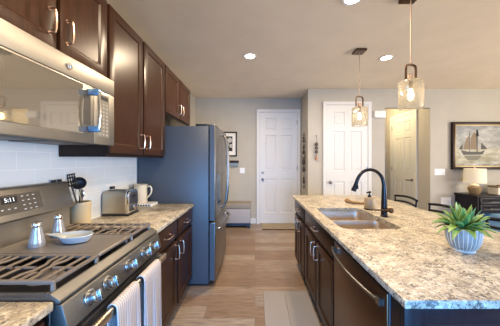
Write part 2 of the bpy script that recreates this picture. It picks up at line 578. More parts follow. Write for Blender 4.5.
# backsplash tile and baseboards
struct('trim_1', MB().box(WX, WX + .006, -0.4, 2.50, .905, 1.91), M['tile'])
bb = MB().box(WX, 0.02, YF - .014, YF, 0, .115, .004); struct('baseboard_far', bb, M['white'])
struct('baseboard_jog', MB().box(XJ - .014, XJ, YN + .1, YF, 0, .115, .004), M['white'])
struct('baseboard_pantry', MB().box(XJ, 1.29, YN - .014, YN, 0, .115, .004).box(2.22, HX0, YN - .014, YN, 0, .115, .004), M['white'])
struct('baseboard_dining', MB().box(HX1, XR, YN - .014, YN, 0, .115, .004), M['white'])
struct('baseboard_left', MB().box(WX, WX + .014, 3.45, YF, 0, .115, .004), M['white'])

def six_panel(mb, O, U, V, Nn, w, h):
    U, V, Nn, O = Vector(U), Vector(V), Vector(Nn), Vector(O)
    Mx = Matrix(((U.x, V.x, Nn.x, O.x), (U.y, V.y, Nn.y, O.y), (U.z, V.z, Nn.z, O.z), (0, 0, 0, 1)))
    t = bmesh.new()
    s, mid = .115, .10
    us = [0, s, (w - mid) / 2, (w + mid) / 2, w - s, w]
    vsx = [0, .23, h * .40, h * .40 + .20, h * .795, h * .795 + .11, h - .13, h]
    g = [[t.verts.new((u, v, 0)) for v in vsx] for u in us]
    pan = []
    for i in range(len(us) - 1):
        for j in range(len(vsx) - 1):
            f = t.faces.new((g[i][j], g[i + 1][j], g[i + 1][j + 1], g[i][j + 1]))
            if i in (1, 3) and j in (1, 3, 5): pan.append(f)
    bmesh.ops.recalc_face_normals(t, faces=t.faces)
    if t.faces[0].normal.z < 0: bmesh.ops.reverse_faces(t, faces=t.faces)
    bmesh.ops.inset_individual(t, faces=pan, thickness=.014, depth=-.012)
    bmesh.ops.inset_individual(t, faces=pan, thickness=.030, depth=0)
    bmesh.ops.inset_individual(t, faces=pan, thickness=.012, depth=.008)
    be = [e for e in t.edges if e.is_boundary]
    r = bmesh.ops.extrude_edge_only(t, edges=be)
    for v in [x for x in r['geom'] if isinstance(x, bmesh.types.BMVert)]: v.co.z -= .02
    mb.merge(t, Mx)

def room_door(name, O, U, Nn, w, h, knob_u, hinge_u, lever=False, paint='white', deadbolt=False):
    U, Nn, O = Vector(U), Vector(Nn), Vector(O)
    V = Vector((0, 0, 1))
    def P(u, v, n): return O + U * u + V * v + Nn * n
    d = MB(); six_panel(d, P(0, .012, .022), U, V, Nn, w, h - .012)
    root = obj(name, d, M[paint], None, smooth=False); root['kind'] = 'structure'
    c = MB()
    def bx(u0, u1, v0, v1, n0, n1):
        a, b = P(u0, v0, n0), P(u1, v1, n1)
        c.box(min(a.x, b.x), max(a.x, b.x), min(a.y, b.y), max(a.y, b.y), min(a.z, b.z), max(a.z, b.z), .003, 1)
    cw = .065
    bx(-cw - .004, -.004, 0, h + cw, 0, .032); bx(w + .004, w + cw + .004, 0, h + cw, 0, .032); bx(-.004, w + .004, h + .004, h + cw, 0, .032)
    obj('casing', c, M[paint], root)
    k = MB()
    z = .97
    if lever:
        k.cyl(P(knob_u, z, .022), P(knob_u, z, .030), .032)
        k.cyl(P(knob_u, z, .03), P(knob_u, z, .07), .010)
        sgn = 1 if knob_u < w / 2 else -1
        k.tube([P(knob_u, z, .068), P(knob_u + sgn * .12, z, .068)], .009)
    else:
        k.cyl(P(knob_u, z, .022), P(knob_u, z, .030), .032)
        k.cyl(P(knob_u, z, .03), P(knob_u, z, .06), .012)
        a = P(knob_u, z, .068); k.sphere(a, .027)
    obj('door_knob' if not lever else 'door_lever', k, M['nickel_dark'], root)
    if deadbolt:
        k = MB().cyl(P(knob_u, z + .15, .022), P(knob_u, z + .15, .036), .028, b=.004)
        obj('deadbolt', k, M['nickel_dark'], root)
    for hz in (.22, h * .5, h - .22):
        k = MB(); k.cyl(P(hinge_u, hz - .05, .034), P(hinge_u, hz + .05, .034), .008, n=10)
        obj('hinge', k, M['nickel_dark'], root)
    return root
M['nickel_dark'] = mat('satin nickel hardware', (0.30, 0.28, 0.25), 0.35, 0.9)
room_door('door_1', (0.105, YF, 0), (1, 0, 0), (0, -1, 0), .82, 2.44, .065, .815, deadbolt=True)
room_door('door_2', (1.365, YN, 0), (1, 0, 0), (0, -1, 0), .78, 2.44, .065, .775)
room_door('door_3', (HX1, 4.70, 0), (0, 1, 0), (-1, 0, 0), .76, 2.38, .065, .755, lever=True, paint='cream')

# ------------------------------------------------------------------ cabinet builders
def pull(mb, c, along, out, length=.115, h=.032, r=.0044):
    c, a, o = Vector(c), Vector(along), Vector(out)
    p0, p1 = c - a * length / 2, c + a * length / 2
    for p in (p0, p1): mb.cyl(p, p + o * .004, .0085, n=12)
    mb.tube([p0, p0 + o * h * .75, p0 + o * h + a * .010, c + o * (h + .003), p1 + o * h - a * .010, p1 + o * h * .75, p1],
            [r * 1.15, r, r, r * 1.5, r, r, r * 1.15], n=10, smooth=4)

def carcass(root, xb, xf, y0, y1, z0, z1, toe=True, top=True, rails=(), mids=()):
    """open box of panels; xb back, xf frame face (cabinet faces from xb to xf)"""
    s = 1 if xf > xb else -1
    def X(a, b): return (min(a, b), max(a, b))
    m = MB(); t = .018
    zb = z0 + .10 if toe else z0
    m.box(*X(xb, xf - s * .02), y0, y0 + t, zb, z1); m.box(*X(xb, xf - s * .02), y1 - t, y1, zb, z1)
    m.box(*X(xb, xf - s * .02), y0 + t, y1 - t, zb, zb + t)
    m.box(*X(xb, xb + s * .008), y0 + t, y1 - t, zb + t, z1)
    if top: m.box(*X(xb + s * .008, xf - s * .02), y0 + t, y1 - t, z1 - t, z1)
    obj('carcass', m, M['espresso'], root, smooth=False)
    f = MB(); w = .04
    f.box(*X(xf - s * .02, xf), y0, y0 + w, zb, z1); f.box(*X(xf - s * .02, xf), y1 - w, y1, zb, z1)
    f.box(*X(xf - s * .02, xf), y0 + w, y1 - w, zb, zb + w); f.box(*X(xf - s * .02, xf), y0 + w, y1 - w, z1 - w, z1)
    for r in rails: f.box(*X(xf - s * .02, xf), y0 + w, y1 - w, r - .02, r + .02)
    for c in mids: f.box(*X(xf - s * .02, xf), c - .02, c + .02, zb + w, z1 - w)
    obj('face_frame', f, M['espresso_frame'], root, smooth=False)
    if toe:
        k = MB().box(*X(xb + s * .02, xf - s * .075), y0, y1, z0, z0 + .10)
        obj('toe_kick', k, M['espresso_frame'], root, smooth=False)

def front(root, kind, s, xf, y0, y1, z0, z1, pull_pos=None, pull_dir='v'):
    """s=+1 faces +x, -1 faces -x"""
    m = MB()
    flat = kind == 'drawer' and (z1 - z0) < .20
    m.panel((xf, y0, z0), (0, 1, 0), (0, 0, 1), (s, 0, 0), y1 - y0, z1 - z0, .020, frame=.0 if flat else .058, rec=.009)
    d = obj(kind, m, M['espresso'], root)
    if pull_pos:
        h = MB(); pull(h, (xf + s * .020, pull_pos[0], pull_pos[1]), (0, 0, 1) if pull_dir == 'v' else (0, 1, 0), (s, 0, 0))
        obj('handle', h, M['nickel'], d)
    return d

# ------------------------------------------------------------------ left run: upper cabinets
UXF = -.99
g = .006
t = thing('upper_cabinet', 'short two-door upper cabinet above the microwave', 'cabinet', (-1.15, 1.11, 1.915), 'dark wood upper cabinets')
carcass(t, WX + .007, UXF, .735, 1.488, 1.912, 2.44, toe=False, mids=(1.11,))
front(t, 'door', 1, UXF, .745, 1.098, 1.922, 2.430, (1.060, 2.045))
front(t, 'door', 1, UXF, 1.122, 1.478, 1.922, 2.430, (1.160, 2.045))
t = thing('upper_cabinet', 'tall two-door upper cabinet between the microwave and the fridge', 'cabinet', (-1.15, 1.96, 1.42), 'dark wood upper cabinets')
carcass(t, WX + .007, UXF, 1.492, 2.432, 1.425, 2.44, toe=False, mids=(1.962,))
front(t, 'door', 1, UXF, 1.502, 1.950, 1.435, 2.430, (1.912, 1.545))
front(t, 'door', 1, UXF, 1.974, 2.422, 1.435, 2.430, (2.012, 1.545))
obj('light_rail', MB().box(UXF - .03, UXF - .002, 1.492, 2.432, 1.410, 1.425).box(WX + .01, UXF - .03, 1.492, 1.510, 1.410, 1.425), M['espresso_frame'], t, smooth=False)
t = thing('upper_cabinet', 'short two-door upper cabinet above the refrigerator', 'cabinet', (-1.15, 2.9, 1.9), 'dark wood upper cabinets')
carcass(t, WX + .001, UXF, 2.436, 3.385, 1.895, 2.44, toe=False, mids=(2.91,))
front(t, 'door', 1, UXF, 2.446, 2.899, 1.915, 2.430, (2.860, 2.03))
front(t, 'door', 1, UXF, 2.921, 3.375, 1.915, 2.430, (2.960, 2.03))

# ------------------------------------------------------------------ left run: base cabinets and worktops
BXF = -.700
t = thing('base_cabinet', 'dark base cabinet with two drawers and two doors between range and fridge', 'cabinet', (-1.0, 1.98, 0), 'dark wood base cabinets')
carcass(t, WX + .007, BXF, 1.518, 2.448, 0, .880, rails=(.70,), mids=(1.985,))
front(t, 'drawer', 1, BXF, 1.532, 1.966, .722, .865, (1.75, .79), 'h')
front(t, 'drawer', 1, BXF, 2.004, 2.438, .722, .865, (2.22, .79), 'h')
front(t, 'door', 1, BXF, 1.532, 1.966, .115, .682, (1.925, .600))
front(t, 'door', 1, BXF, 2.004, 2.438, .115, .682, (2.045, .600))
t = thing('base_cabinet', 'dark base cabinet at the lower left, on the near side of the range', 'cabinet', (-1.0, .4, 0), 'dark wood base cabinets')
carcass(t, WX + .007, BXF, -.20, .740, 0, .880, rails=(.70,), mids=(.27,))
front(t, 'drawer', 1, BXF, -.188, .258, .715, .865, (.035, .79), 'h')
front(t, 'drawer', 1, BXF, .282, .728, .715, .865, (.505, .79), 'h')
front(t, 'door', 1, BXF, -.188, .258, .115, .695, (.21, .60))
front(t, 'door', 1, BXF, .282, .728, .115, .695, (.33, .60))

def slab(name, x0, x1, y0, y1, label):
    m = MB().box(x0, x1, y0, y1, .884, .914, .004, 2)
    return look(obj(name, m, M['granite']), label, 'countertop')
slab('countertop', WX + .007, -.665, 1.514, 2.455, 'speckled granite countertop between the range and the refrigerator')
slab('countertop', WX + .007, -.672, -.25, .752, 'granite countertop corner at the lower left in front of the range')

# ------------------------------------------------------------------ gas range
RY0, RY1 = .757, 1.509
rng = thing('gas_range', 'stainless slate gas range with griddle centre and five knobs', 'stove', (-.97, 1.133, 0))
obj('body', MB().box(-1.285, -.690, RY0, RY1, .03, .900, .003, 1), M['slate'], rng)
ct = MB()
ct.prism([(-1.225, .900), (-.660, .900), (-.655, .908), (-.657, .914), (-.688, .935), (-.696, .936), (-.702, .922), (-1.225, .922)], RY0 - .001, RY1 + .001, 'y', .002)
ct.box(-1.225, -.70, RY0, RY0 + .013, .900, .936, .002, 1).box(-1.225, -.70, RY1 - .013, RY1, .900, .936, .002, 1)
obj('cooktop', ct, M['slate'], rng)
cp = MB().prism([(-.690, .8985), (-.658, .8985), (-.650, .897), (-.626, .808), (-.640, .795), (-.690, .795)], RY0, RY1, 'y', .003)
cpo = obj('control_panel', cp, M['slate'], rng)
# dark vent slot under the control panel
obj('vent_slot', MB().box(-.689, -.650, RY0 + .01, RY1 - .01, .776, .794), M['black'], rng)
od = MB(); od.box(-.690, -.640, RY0 + .004, RY1 - .004, .205, .774, .006, 2)
odo = obj('oven_door', od, M['slate'], rng)
obj('oven_window', MB().box(-.6405, -.6375, RY0 + .10, RY1 - .10, .32, .64, .001, 1), M['black_glass'], odo)
hd = MB()
hd.box(-.608, -.584, RY0 + .020, RY1 - .020, .736, .777, .009, 3)
for y in (RY0 + .045, RY1 - .045): hd.box(-.640, -.600, y - .014, y + .014, .748, .774, .004, 2)
obj('handle', hd, brushed('bronze toned steel', (0.62, 0.50, 0.36), 0.32, (60, 2, 60)), odo)
dr = MB().box(-.690, -.645, RY0 + .004, RY1 - .004, .05, .195, .005, 2)
obj('drawer', dr, M['slate'], rng)
bg = MB()
bg.prism([(-1.300, .900), (-1.228, .900), (-1.240, .930), (-1.245, 1.075), (-1.300, 1.075)], RY0, RY1, 'y')
bgo = obj('backguard', bg, M['steel'], rng)
con = MB().prism([(-1.302, 1.076), (-1.216, 1.076), (-1.210, 1.086), (-1.255, 1.236), (-1.266, 1.246), (-1.302, 1.246)], RY0, RY1, 'y', .003)
cono = obj('console', con, M['steel'], rng)
# control display on the slanted console face
f0, f1 = Vector((-1.210, 0, 1.086)), Vector((-1.255, 0, 1.236))
V = (f1 - f0).normalized(); Nc = Vector((V.z, 0, -V.x))
def onface(u, v, n=0.0): # u along y, v up the face from the bottom
    p = f0 + V * v + Nc * n
    return Vector((p.x, u, p.z))
def faceplate(mb, u0, u1, v0, v1, n0, n1):
    O = onface(u0, v0, n0)
    Mx = Matrix(((0, V.x, Nc.x, O.x), (1, V.y, Nc.y, O.y), (0, V.z, Nc.z, O.z), (0, 0, 0, 1)))
    mb.box(0, u1 - u0, 0, v1 - v0, 0, n1 - n0, 0, 1, Mx)
dp = MB(); faceplate(dp, .92, 1.302, .030, .130, -.002, .002)
dpo = obj('display_panel', dp, mat('bronze touch panel', (0.16, 0.135, 0.105), 0.25, 0.5), rng)
sc = MB(); faceplate(sc, 1.095, 1.170, .085, .120, .002, .0028)
sco = obj('clock_screen', sc, M['black'], dpo)
ed = MB(); faceplate(ed, 1.299, 1.303, .030, .130, .002, .003); faceplate(ed, .92, 1.303, .028, .031, .002, .003)
obj('panel_trim', ed, M['steel'], dpo)
ky = MB()
for (u, v) in [(1.192 + .030 * i, .112 - .024 * j) for i in range(3) for j in range(4)] + [(1.085 + .03 * i, .055) for i in range(3)] + [(.95 + .04 * i, .105 - .024 * j) for i in range(3) for j in range(3)]:
    ky = MB(); faceplate(ky, u, u + .011, v, v + .0045, .002, .0026)
    obj('key', ky, M['paper'], dpo)
def text_part(body, size, Mx, name, material, parent):
    c = bpy.data.curves.new('txt', 'FONT'); c.body = body; c.size = size; c.extrude = .0004
    c.align_x = 'CENTER'; c.align_y = 'CENTER'
    o = bpy.data.objects.new('txt', c); COL.objects.link(o)
    bpy.context.view_layer.update()
    me = bpy.data.meshes.new_from_object(o.evaluated_get(bpy.context.evaluated_depsgraph_get()))
    bpy.data.objects.remove(o); bpy.data.curves.remove(c)
    mb = MB(); mb.bm.from_mesh(me); bpy.data.meshes.remove(me)
    bmesh.ops.transform(mb.bm, matrix=Mx, verts=mb.bm.verts)
    return obj(name, mb, material, parent, smooth=False)
O = onface(1.134, .1025, .0033)
text_part('5:11', .030, Matrix(((0, V.x, Nc.x, O.x), (1, V.y, Nc.y, O.y), (0, V.z, Nc.z, O.z), (0, 0, 0, 1))), 'digits', M['display'], dpo)
# small clips on top of the console
for y in (1.43, 1.475): obj('clip', MB().box(-1.29, -1.272, y - .010, y + .010, 1.246, 1.262, .003, 1), M['black'], cono)
# knobs along the slanted control panel
kn = Vector((0.965, 0, 0.26)).normalized()
for y in (.868, .970, 1.132, 1.284, 1.378):
    c0 = Vector((-.6385, y, .857))
    k = MB(); k.cyl(c0 - kn * .002, c0 + kn * .008, .030, n=28, b=.002)
    k.cyl(c0 + kn * .008, c0 + kn * .038, .0245, .022, n=28, b=.003)
    ko = obj('knob', k, M['knob_steel'], rng)
    up = Vector((0, 1, 0)).cross(kn).normalized()
    p = MB()
    Mx = Matrix(((0, up.x, kn.x, c0.x), (1, up.y, kn.y, c0.y), (0, up.z, kn.z, c0.z), (0, 0, 0, 1)))
    p.box(-.006, .006, -.023, .023, .038, .050, .003, 2, Mx)
    obj('pointer', p, M['knob_steel'], ko)
# burners
obj('burner_pan', MB().box(-1.220, -.704, RY0 + .014, RY1 - .014, .9205, .9235, .001, 1), mat('black enamel pan', (0.008, 0.007, 0.007), 0.5, spec=.15), rng)
for (x, y, r) in ((-1.08, .885, .036), (-.82, .885, .048), (-1.08, 1.385, .040), (-.82, 1.385, .044), (-.96, 1.133, .038)):
    b = MB(); b.cyl((x, y, .921), (x, y, .930), r * 1.25, r * 1.15, 28); b.cyl((x, y, .930), (x, y, .939), r, r * .96, 28, .002)
    obj('burner', b, M['griddle'], rng)
# grates
def grate(y0, y1, name='grate'):
    m = MB(); x0, x1 = -1.205, -.694; zt = .970; w = .014
    m.box(x0, x1, y0, y0 + w, zt - .014, zt, .003, 2); m.box(x0, x1, y1 - w, y1, zt - .014, zt, .003, 2)
    m.box(x0, x0 + w, y0 + w, y1 - w, zt - .014, zt, .003, 2); m.box(x1 - w, x1, y0 + w, y1 - w, zt - .014, zt, .003, 2)
    ym = (y0 + y1) / 2; L_ = x1 - x0
    # long bars along the depth, bowed round the burners, and short fingers between them
    for f, bow_ in ((.10, 0), (.20, .016), (.33, -.016), (.44, 0), (.56, 0), (.67, .016), (.80, -.016), (.90, 0)):
        x = x0 + L_ * f
        m.tube([(x, y0 + w * .5, zt - .007), (x, y0 + .055, zt - .007), (x + bow_, y0 + .085, zt - .007), (x + bow_, y1 - .085, zt - .007), (x, y1 - .055, zt - .007), (x, y1 - w * .5, zt - .007)], .0062, 8)
    for cx in (x0 + L_ * .265, x0 + L_ * .735):
        for s in (-1, 1):
            m.tube([(cx, (y0 if s < 0 else y1) - s * w * .5, zt - .007), (cx, ym + s * .045, zt - .007), (cx, ym + s * .03, zt - .014)], .0062, 8)
            m.tube([(cx + s * L_ * .22, ym, zt - .008), (cx + s * .035, ym, zt - .008)], .0062, 8)
    for cx in (x0 + .006, x1 - .006):
        for cy in (y0 + .006, y1 - .006): m.cyl((cx, cy, .922), (cx, cy, zt - .008), .009, .007, 10)
    return obj(name, m, M['iron'], rng)
grate(.774, .998); grate(1.268, 1.492)
gd = MB(); gd.box(-1.205, -.694, 1.004, 1.262, .953, .970, .006, 3)
for cx in (-1.19, -.715):
    for cy in (1.02, 1.246): gd.cyl((cx, cy, .922), (cx, cy, .945), .009, n=10)
obj('griddle', gd, M['griddle'], rng)

# dish towels on the oven handle
def towel(name, y0, y1, zf, zb, label, seed):
    rnd = random.Random(seed)
    m = MB(); t = bmesh.new()
    prof = []
    for k in range(9): prof.append((-.6105 - .0015, zb + (.752 - zb) * k / 8, 0))
    for a in (150, 120, 90, 60, 30):
        prof.append((-.594 + .0185 * math.cos(math.radians(a)), .7635 + .0205 * math.sin(math.radians(a)), 0))
    for k in range(13): prof.append((-.5745, .752 - (.752 - zf) * k / 12, k / 12))
    ny = 22
    ph = rnd.random() * 6
    rows = []
    for (x, z, w) in prof:
        row = []
        for j in range(ny + 1):
            u = j / ny
            yy = y0 + (y1 - y0) * u
            dx = w * (.007 + .010 * math.sin(u * 13 + ph) + .004 * math.sin(u * 27 + ph * 2))
            row.append(t.verts.new((x + max(dx, -.001), yy + .004 * math.sin(z * 9 + ph) * w, z)))
        rows.append(row)
    for a, b in zip(rows[:-1], rows[1:]):
        for j in range(ny): t.faces.new((a[j], a[j + 1], b[j + 1], b[j]))
    bmesh.ops.recalc_face_normals(t, faces=t.faces)
    m.merge(t)
    o = obj(name, m, M['towel'])
    md = o.modifiers.new('thickness', 'SOLIDIFY'); md.thickness = .0045; md.offset = 1.0
    me = o.data
    return look(o, label, 'towel', 'towels on the oven handle')
towel('dish_towel', .935, 1.115, .34, .42, 'striped dish towel on the oven handle, nearer the camera', 1)
towel('dish_towel', 1.165, 1.365, .32, .40, 'striped dish towel on the oven handle, nearer the fridge', 2)

# ------------------------------------------------------------------ things on the range
def shaker(loc, label):
    t = thing('shaker', label, 'shaker', loc, 'salt and pepper shakers')
    x, y, z = loc
    b = MB().lathe([(0, 0), (.032, 0), (.0335, .004), (.031, .026), (.023, .066), (.0185, .086), (.0175, .094)], loc)
    obj('glass_body', b, M['shaker_glass'], t)
    c = MB().lathe([(.0180, .093), (.0195, .096), (.0195, .112), (.016, .118), (0, .120)], loc)
    obj('cap', c, M['chrome'], t)
    return t
M['shaker_glass'] = mat('grey glass with salt', (0.36, 0.36, 0.37), 0.15, 0.4)
shaker((-1.052, 1.085, .9705), 'steel-capped glass shaker nearer the camera on the range griddle')
shaker((-1.080, 1.235, .9705), 'steel-capped glass shaker behind the spoon rest')
sr = MB()
c = Vector((-.915, 1.150, .971))
# oval dish, long axis along x, with a handle trough toward the backguard
def dish_loop(rx, ry, z, notch=0.0, n=36):
    return [(c.x + rx * math.cos(2 * PI * k / n) - notch * max(0, -math.cos(2 * PI * k / n)) ** 16, c.y + ry * math.sin(2 * PI * k / n), c.z + z) for k in range(n)]
sr.loops([dish_loop(.045, .032, 0), dish_loop(.062, .044, .004), dish_loop(.074, .056, .024), dish_loop(.080, .061, .036, .080), dish_loop(.078, .059, .038, .079), dish_loop(.071, .053, .028, .066), dish_loop(.058, .040, .010), dish_loop(.03, .02, .007)], True, True)
o = obj('spoon_rest', sr, M['blue_ceramic'])
look(o, 'pale blue oval spoon rest on the range griddle', 'spoon rest')

# ------------------------------------------------------------------ microwave
mw = thing('microwave', 'stainless over-the-range microwave with mirrored glass door', 'microwave', (-1.12, 1.11, 1.494))
MX = -.930
obj('body', MB().box(WX + .008, MX - .030, .737, 1.488, 1.490, 1.908, .003, 1), M['steel'], mw)
fr = MB()
fr.box(MX - .030, MX, .737, 1.488, 1.808, 1.908, .004, 2)
obj('top_trim', fr, M['steel'], mw)
dm = MB()
dm.box(MX - .030, MX, .737, 1.300, 1.482, 1.806, .004, 2)
dmo = obj('door', dm, M['steel'], mw)
obj('window', MB().box(MX - .002, MX + .0025, .765, 1.215, 1.530, 1.798, .002, 1), M['micro_glass'], dmo)
hb = MB(); hb.tube([(MX + .050, 1.264, 1.560), (MX + .057, 1.264, 1.62), (MX + .059, 1.264, 1.665), (MX + .057, 1.264, 1.71), (MX + .050, 1.264, 1.77)], .009, 12, smooth=4)
hbo = obj('handle', hb, M['chrome'], dmo)
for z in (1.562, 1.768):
    obj('bracket', MB().box(MX, MX + .058, 1.250, 1.277, z - .017, z + .017, .005, 2), M['blue_tint'], dmo)  # brackets in a plain blue, half metallic colour
obj('handle_shade', MB().box(MX - .001, MX + .001, 1.222, 1.272, 1.583, 1.747), mat('painted handle shade', (0.05, 0.045, 0.04), 0.4), dmo)  # dark strip painting the handle's shadow and reflection on the door
cpn = MB(); cpn.box(MX - .030, MX, 1.302, 1.488, 1.482, 1.806, .004, 2)
cpo = obj('control_column', cpn, M['steel'], mw)
kp = MB().box(MX - .001, MX + .002, 1.325, 1.432, 1.525, 1.790, .001, 1)
kpo = obj('key_panel', kp, mat('warm grey key panel', (0.30, 0.275, 0.23), 0.3, 0.6), mw)
obj('screen', MB().box(MX + .002, MX + .003, 1.340, 1.418, 1.752, 1.776), M['black'], kpo)
ky = MB()
for i in range(3):
    for j in range(9):
        ky = MB(); ky.box(MX + .002, MX + .0028, 1.342 + .031 * i, 1.354 + .031 * i, 1.540 + .023 * j, 1.546 + .023 * j)
        obj('key', ky, M['photo_grey'], kpo)
bd = MB().cyl((MX, 1.125, 1.857), (MX + .003, 1.125, 1.857), .0165, n=28)
bdo = obj('badge', bd, mat('grey badge', (0.22, 0.20, 0.17), 0.35, 0.7), mw)
br_ = MB(); br_.lathe([(.0145, 0), (.0165, 0), (.0165, .0012), (.0145, .0012)], (MX + .003, 1.125, 1.857), axis=(1, 0, 0), close=True)
br_.tube([(MX + .0036, 1.117, 1.861), (MX + .0036, 1.119, 1.852), (MX + .0036, 1.124, 1.858), (MX + .0036, 1.128, 1.863), (MX + .0036, 1.132, 1.853), (MX + .0036, 1.133, 1.858)], .0012, 6, smooth=4)
obj('monogram', br_, M['chrome'], bdo)
un = MB()
un.box(-1.25, -1.02, .80, 1.08, 1.482, 1.4895); un.box(-1.25, -1.02, 1.14, 1.42, 1.482, 1.4895)
obj('grease_filter', un, M['slate'], mw)
obj('vent_grille', MB().box(-.995, -.965, .78, 1.45, 1.481, 1.4895), M['black'], mw)

# ------------------------------------------------------------------ refrigerator
FY0, FY1 = 2.475, 3.385
fr = thing('refrigerator', 'slate French-door refrigerator with a bottom freezer drawer', 'refrigerator', (-.85, 2.93, 0))
obj('cabinet', MB().box(-1.285, -.512, FY0, FY1, .025, 1.765, .006, 2), M['fridge_side'], fr)
obj('base_grille', MB().box(-1.20, -.535, FY0 + .02, FY1 - .02, .0, .0245), M['black'], fr)
def fdoor(name, y0, y1, z0, z1):
    m = MB(); m.box(-.502, -.436, y0, y1, z0, z1, .010, 3)
    return obj(name, m, M['fridge_front'], fr)
def fskin(parent, y0, z0, z1):
    obj('side_panel', MB().box(-.498, -.445, y0 - .0015, y0 + .0005, z0 + .012, z1 - .012), M['fridge_side'], parent)
YM = (FY0 + FY1) / 2
d1 = fdoor('fridge_door', FY0, YM - .003, .715, 1.785); fskin(d1, FY0, .715, 1.785)
d2 = fdoor('fridge_door', YM + .003, FY1, .715, 1.785)
d3 = fdoor('freezer_drawer', FY0, FY1, .055, .703); fskin(d3, FY0, .055, .703)
def bow(parent, pts, r):
    h = MB(); h.tube(pts, r, 12, smooth=6)
    obj('handle', h, M['bar_steel'], parent)
for d, y in ((d1, YM - .05), (d2, YM + .05)):
    bow(d, [(-.437, y, .80), (-.395, y, .815), (-.362, y, .95), (-.350, y, 1.25), (-.362, y, 1.55), (-.395, y, 1.695), (-.437, y, 1.71)], .0125)
bow(d3, [(-.437, FY0 + .09, .615), (-.395, FY0 + .10, .617), (-.365, FY0 + .22, .622), (-.355, YM, .625), (-.365, FY1 - .22, .622), (-.395, FY1 - .10, .617), (-.437, FY1 - .09, .615)], .0125)
ds = MB().box(-.437, -.432, FY0 + .13, FY0 + .31, .88, 1.22, .002, 1)
dso = obj('dispenser', ds, mat('dark blue dispenser', (0.03, 0.07, 0.13), 0.25), d1)
obj('dispenser_tray', MB().box(-.432, -.418, FY0 + .15, FY0 + .29, .885, .897, .002, 1), M['black'], d1)
for y0, y1 in ((FY0 + .02, FY0 + .12), (FY1 - .12, FY1 - .02)):
    obj('hinge_cover', MB().box(-.66, -.515, y0, y1, 1.765, 1.792, .006, 2), M['black'], fr)

# ------------------------------------------------------------------ counter things beside the range
to = thing('toaster', 'brushed steel two-slot toaster with black base', 'toaster', (-1.18, 2.0, .914))
ty0, ty1 = 1.900, 2.060
def tprof(y0, y1, z0, z1, r=.045):
    p = [(y0, z0), (y1, z0)]
    for a in range(0, 91, 15): p.append((y1 - r + r * math.cos(math.radians(a)), z1 - r + r * math.sin(math.radians(a))))
    for a in range(90, 181, 15): p.append((y0 + r + r * math.cos(math.radians(a)), z1 - r + r * math.sin(math.radians(a))))
    return p
obj('housing', MB().prism(tprof(ty0, ty1, .936, 1.125), -1.290, -1.095, 'x'), brushed('toaster steel', (0.46, 0.42, 0.35), 0.32, (3, 60, 60)), to)
obj('end_cap', MB().prism(tprof(ty0 - .003, ty1 + .003, .930, 1.129), -1.095, -1.072, 'x', .003), M['chrome'], to)
obj('end_panel', MB().prism(tprof(ty0 + .022, ty1 - .022, .950, 1.110, .03), -1.072, -1.068, 'x'), mat('grey toaster end', (0.06, 0.06, 0.065), 0.3, 0.4), to)
obj('base', MB().box(-1.292, -1.066, ty0 - .004, ty1 + .004, .915, .936, .004, 2), M['black'], to)
sl = MB()
for y in (1.947, 2.013): sl.box(-1.265, -1.120, y - .014, y + .014, 1.1235, 1.127)
obj('slot', sl, M['black'], to)
obj('lever', MB().box(-1.068, -1.046, 1.965, 1.995, 1.072, 1.086, .004, 2), M['black'], to)
dlo = obj('dial', MB().cyl((-1.068, 1.980, .985), (-1.050, 1.980, .985), .027, .025, 24, .003), M['chrome'], to)

ot = thing('outlet_plate', 'white outlet plate with a black plug on the backsplash above the toaster', 'outlet', (WX + .006, 2.03, 1.16))
obj('plate', MB().box(WX + .006, WX + .012, 1.955, 2.095, 1.065, 1.170, .002, 1), M['white_plastic'], ot)
obj('plug', MB().box(WX + .012, WX + .040, 2.005, 2.045, 1.130, 1.152, .003, 1), M['black'], ot)

ck = MB()
cx, cy = -1.240, 1.60
ck.lathe([(0, 0), (.056, 0), (.060, .004), (.0605, .155), (.063, .161), (.063, .178), (.055, .178), (.054, .03), (0, .025)], (cx, cy, .914))
look(obj('utensil_crock', ck, M['crock']), 'beige stoneware crock holding cooking utensils beside the range', 'crock')
# spatula, ladle, spoons standing in the crock
def utensil(name, p0, p1, r, material, label, cat):
    t = thing(name, label, cat, p0, 'utensils in the crock')
    m = MB(); m.tube([p0, p1], [r * 1.0, r * .8], 8)
    obj('handle', m, material, t)
    return t, Vector(p1)
M['nylon'] = mat('black nylon', (0.02, 0.018, 0.018), 0.35)
t, p = utensil('slotted_spatula', (cx + .025, cy - .01, .945), (cx - .030, cy - .040, 1.205), .0065, M['nylon'], 'black slotted spatula leaning left in the crock', 'spatula')
m = MB()
for k in range(5): m.box(-.037 + .016 * k, -.030 + .016 * k, -.003, .003, 0.0, .085, .001, 1, Matrix.Translation(p) @ Matrix.Rotation(-.18, 4, 'Y'))
for z in (0, .028, .056, .078): m.box(-.037, .037, -.003, .003, z, z + .010, .001, 1, Matrix.Translation(p) @ Matrix.Rotation(-.18, 4, 'Y'))
obj('blade', m, M['nylon'], t)
t, p = utensil('ladle', (cx - .02, cy + .025, .945), (cx - .034, cy + .034, 1.175), .0065, M['nylon'], 'black ladle with a round bowl in the crock', 'ladle')
m = MB(); m.lathe([(0, -.012), (.026, -.009), (.040, .004), (.045, .018), (.042, .018), (.037, .006), (.024, -.005), (0, -.008)], p + Vector((-.004, 0, .042)), 20, axis=(.55, -.75, .25))
obj('bowl', m, M['nylon'], t)
t, p = utensil('cooking_spoon', (cx + .010, cy + .010, .945), (cx + .012, cy - .004, 1.125), .006, M['chrome'], 'steel cooking spoon below the ladle in the crock', 'spoon')
m = MB(); m.sphere(p + Vector((0, 0, .025)), .024, .8, .25, 1.35)
obj('bowl', m, M['chrome'], t)

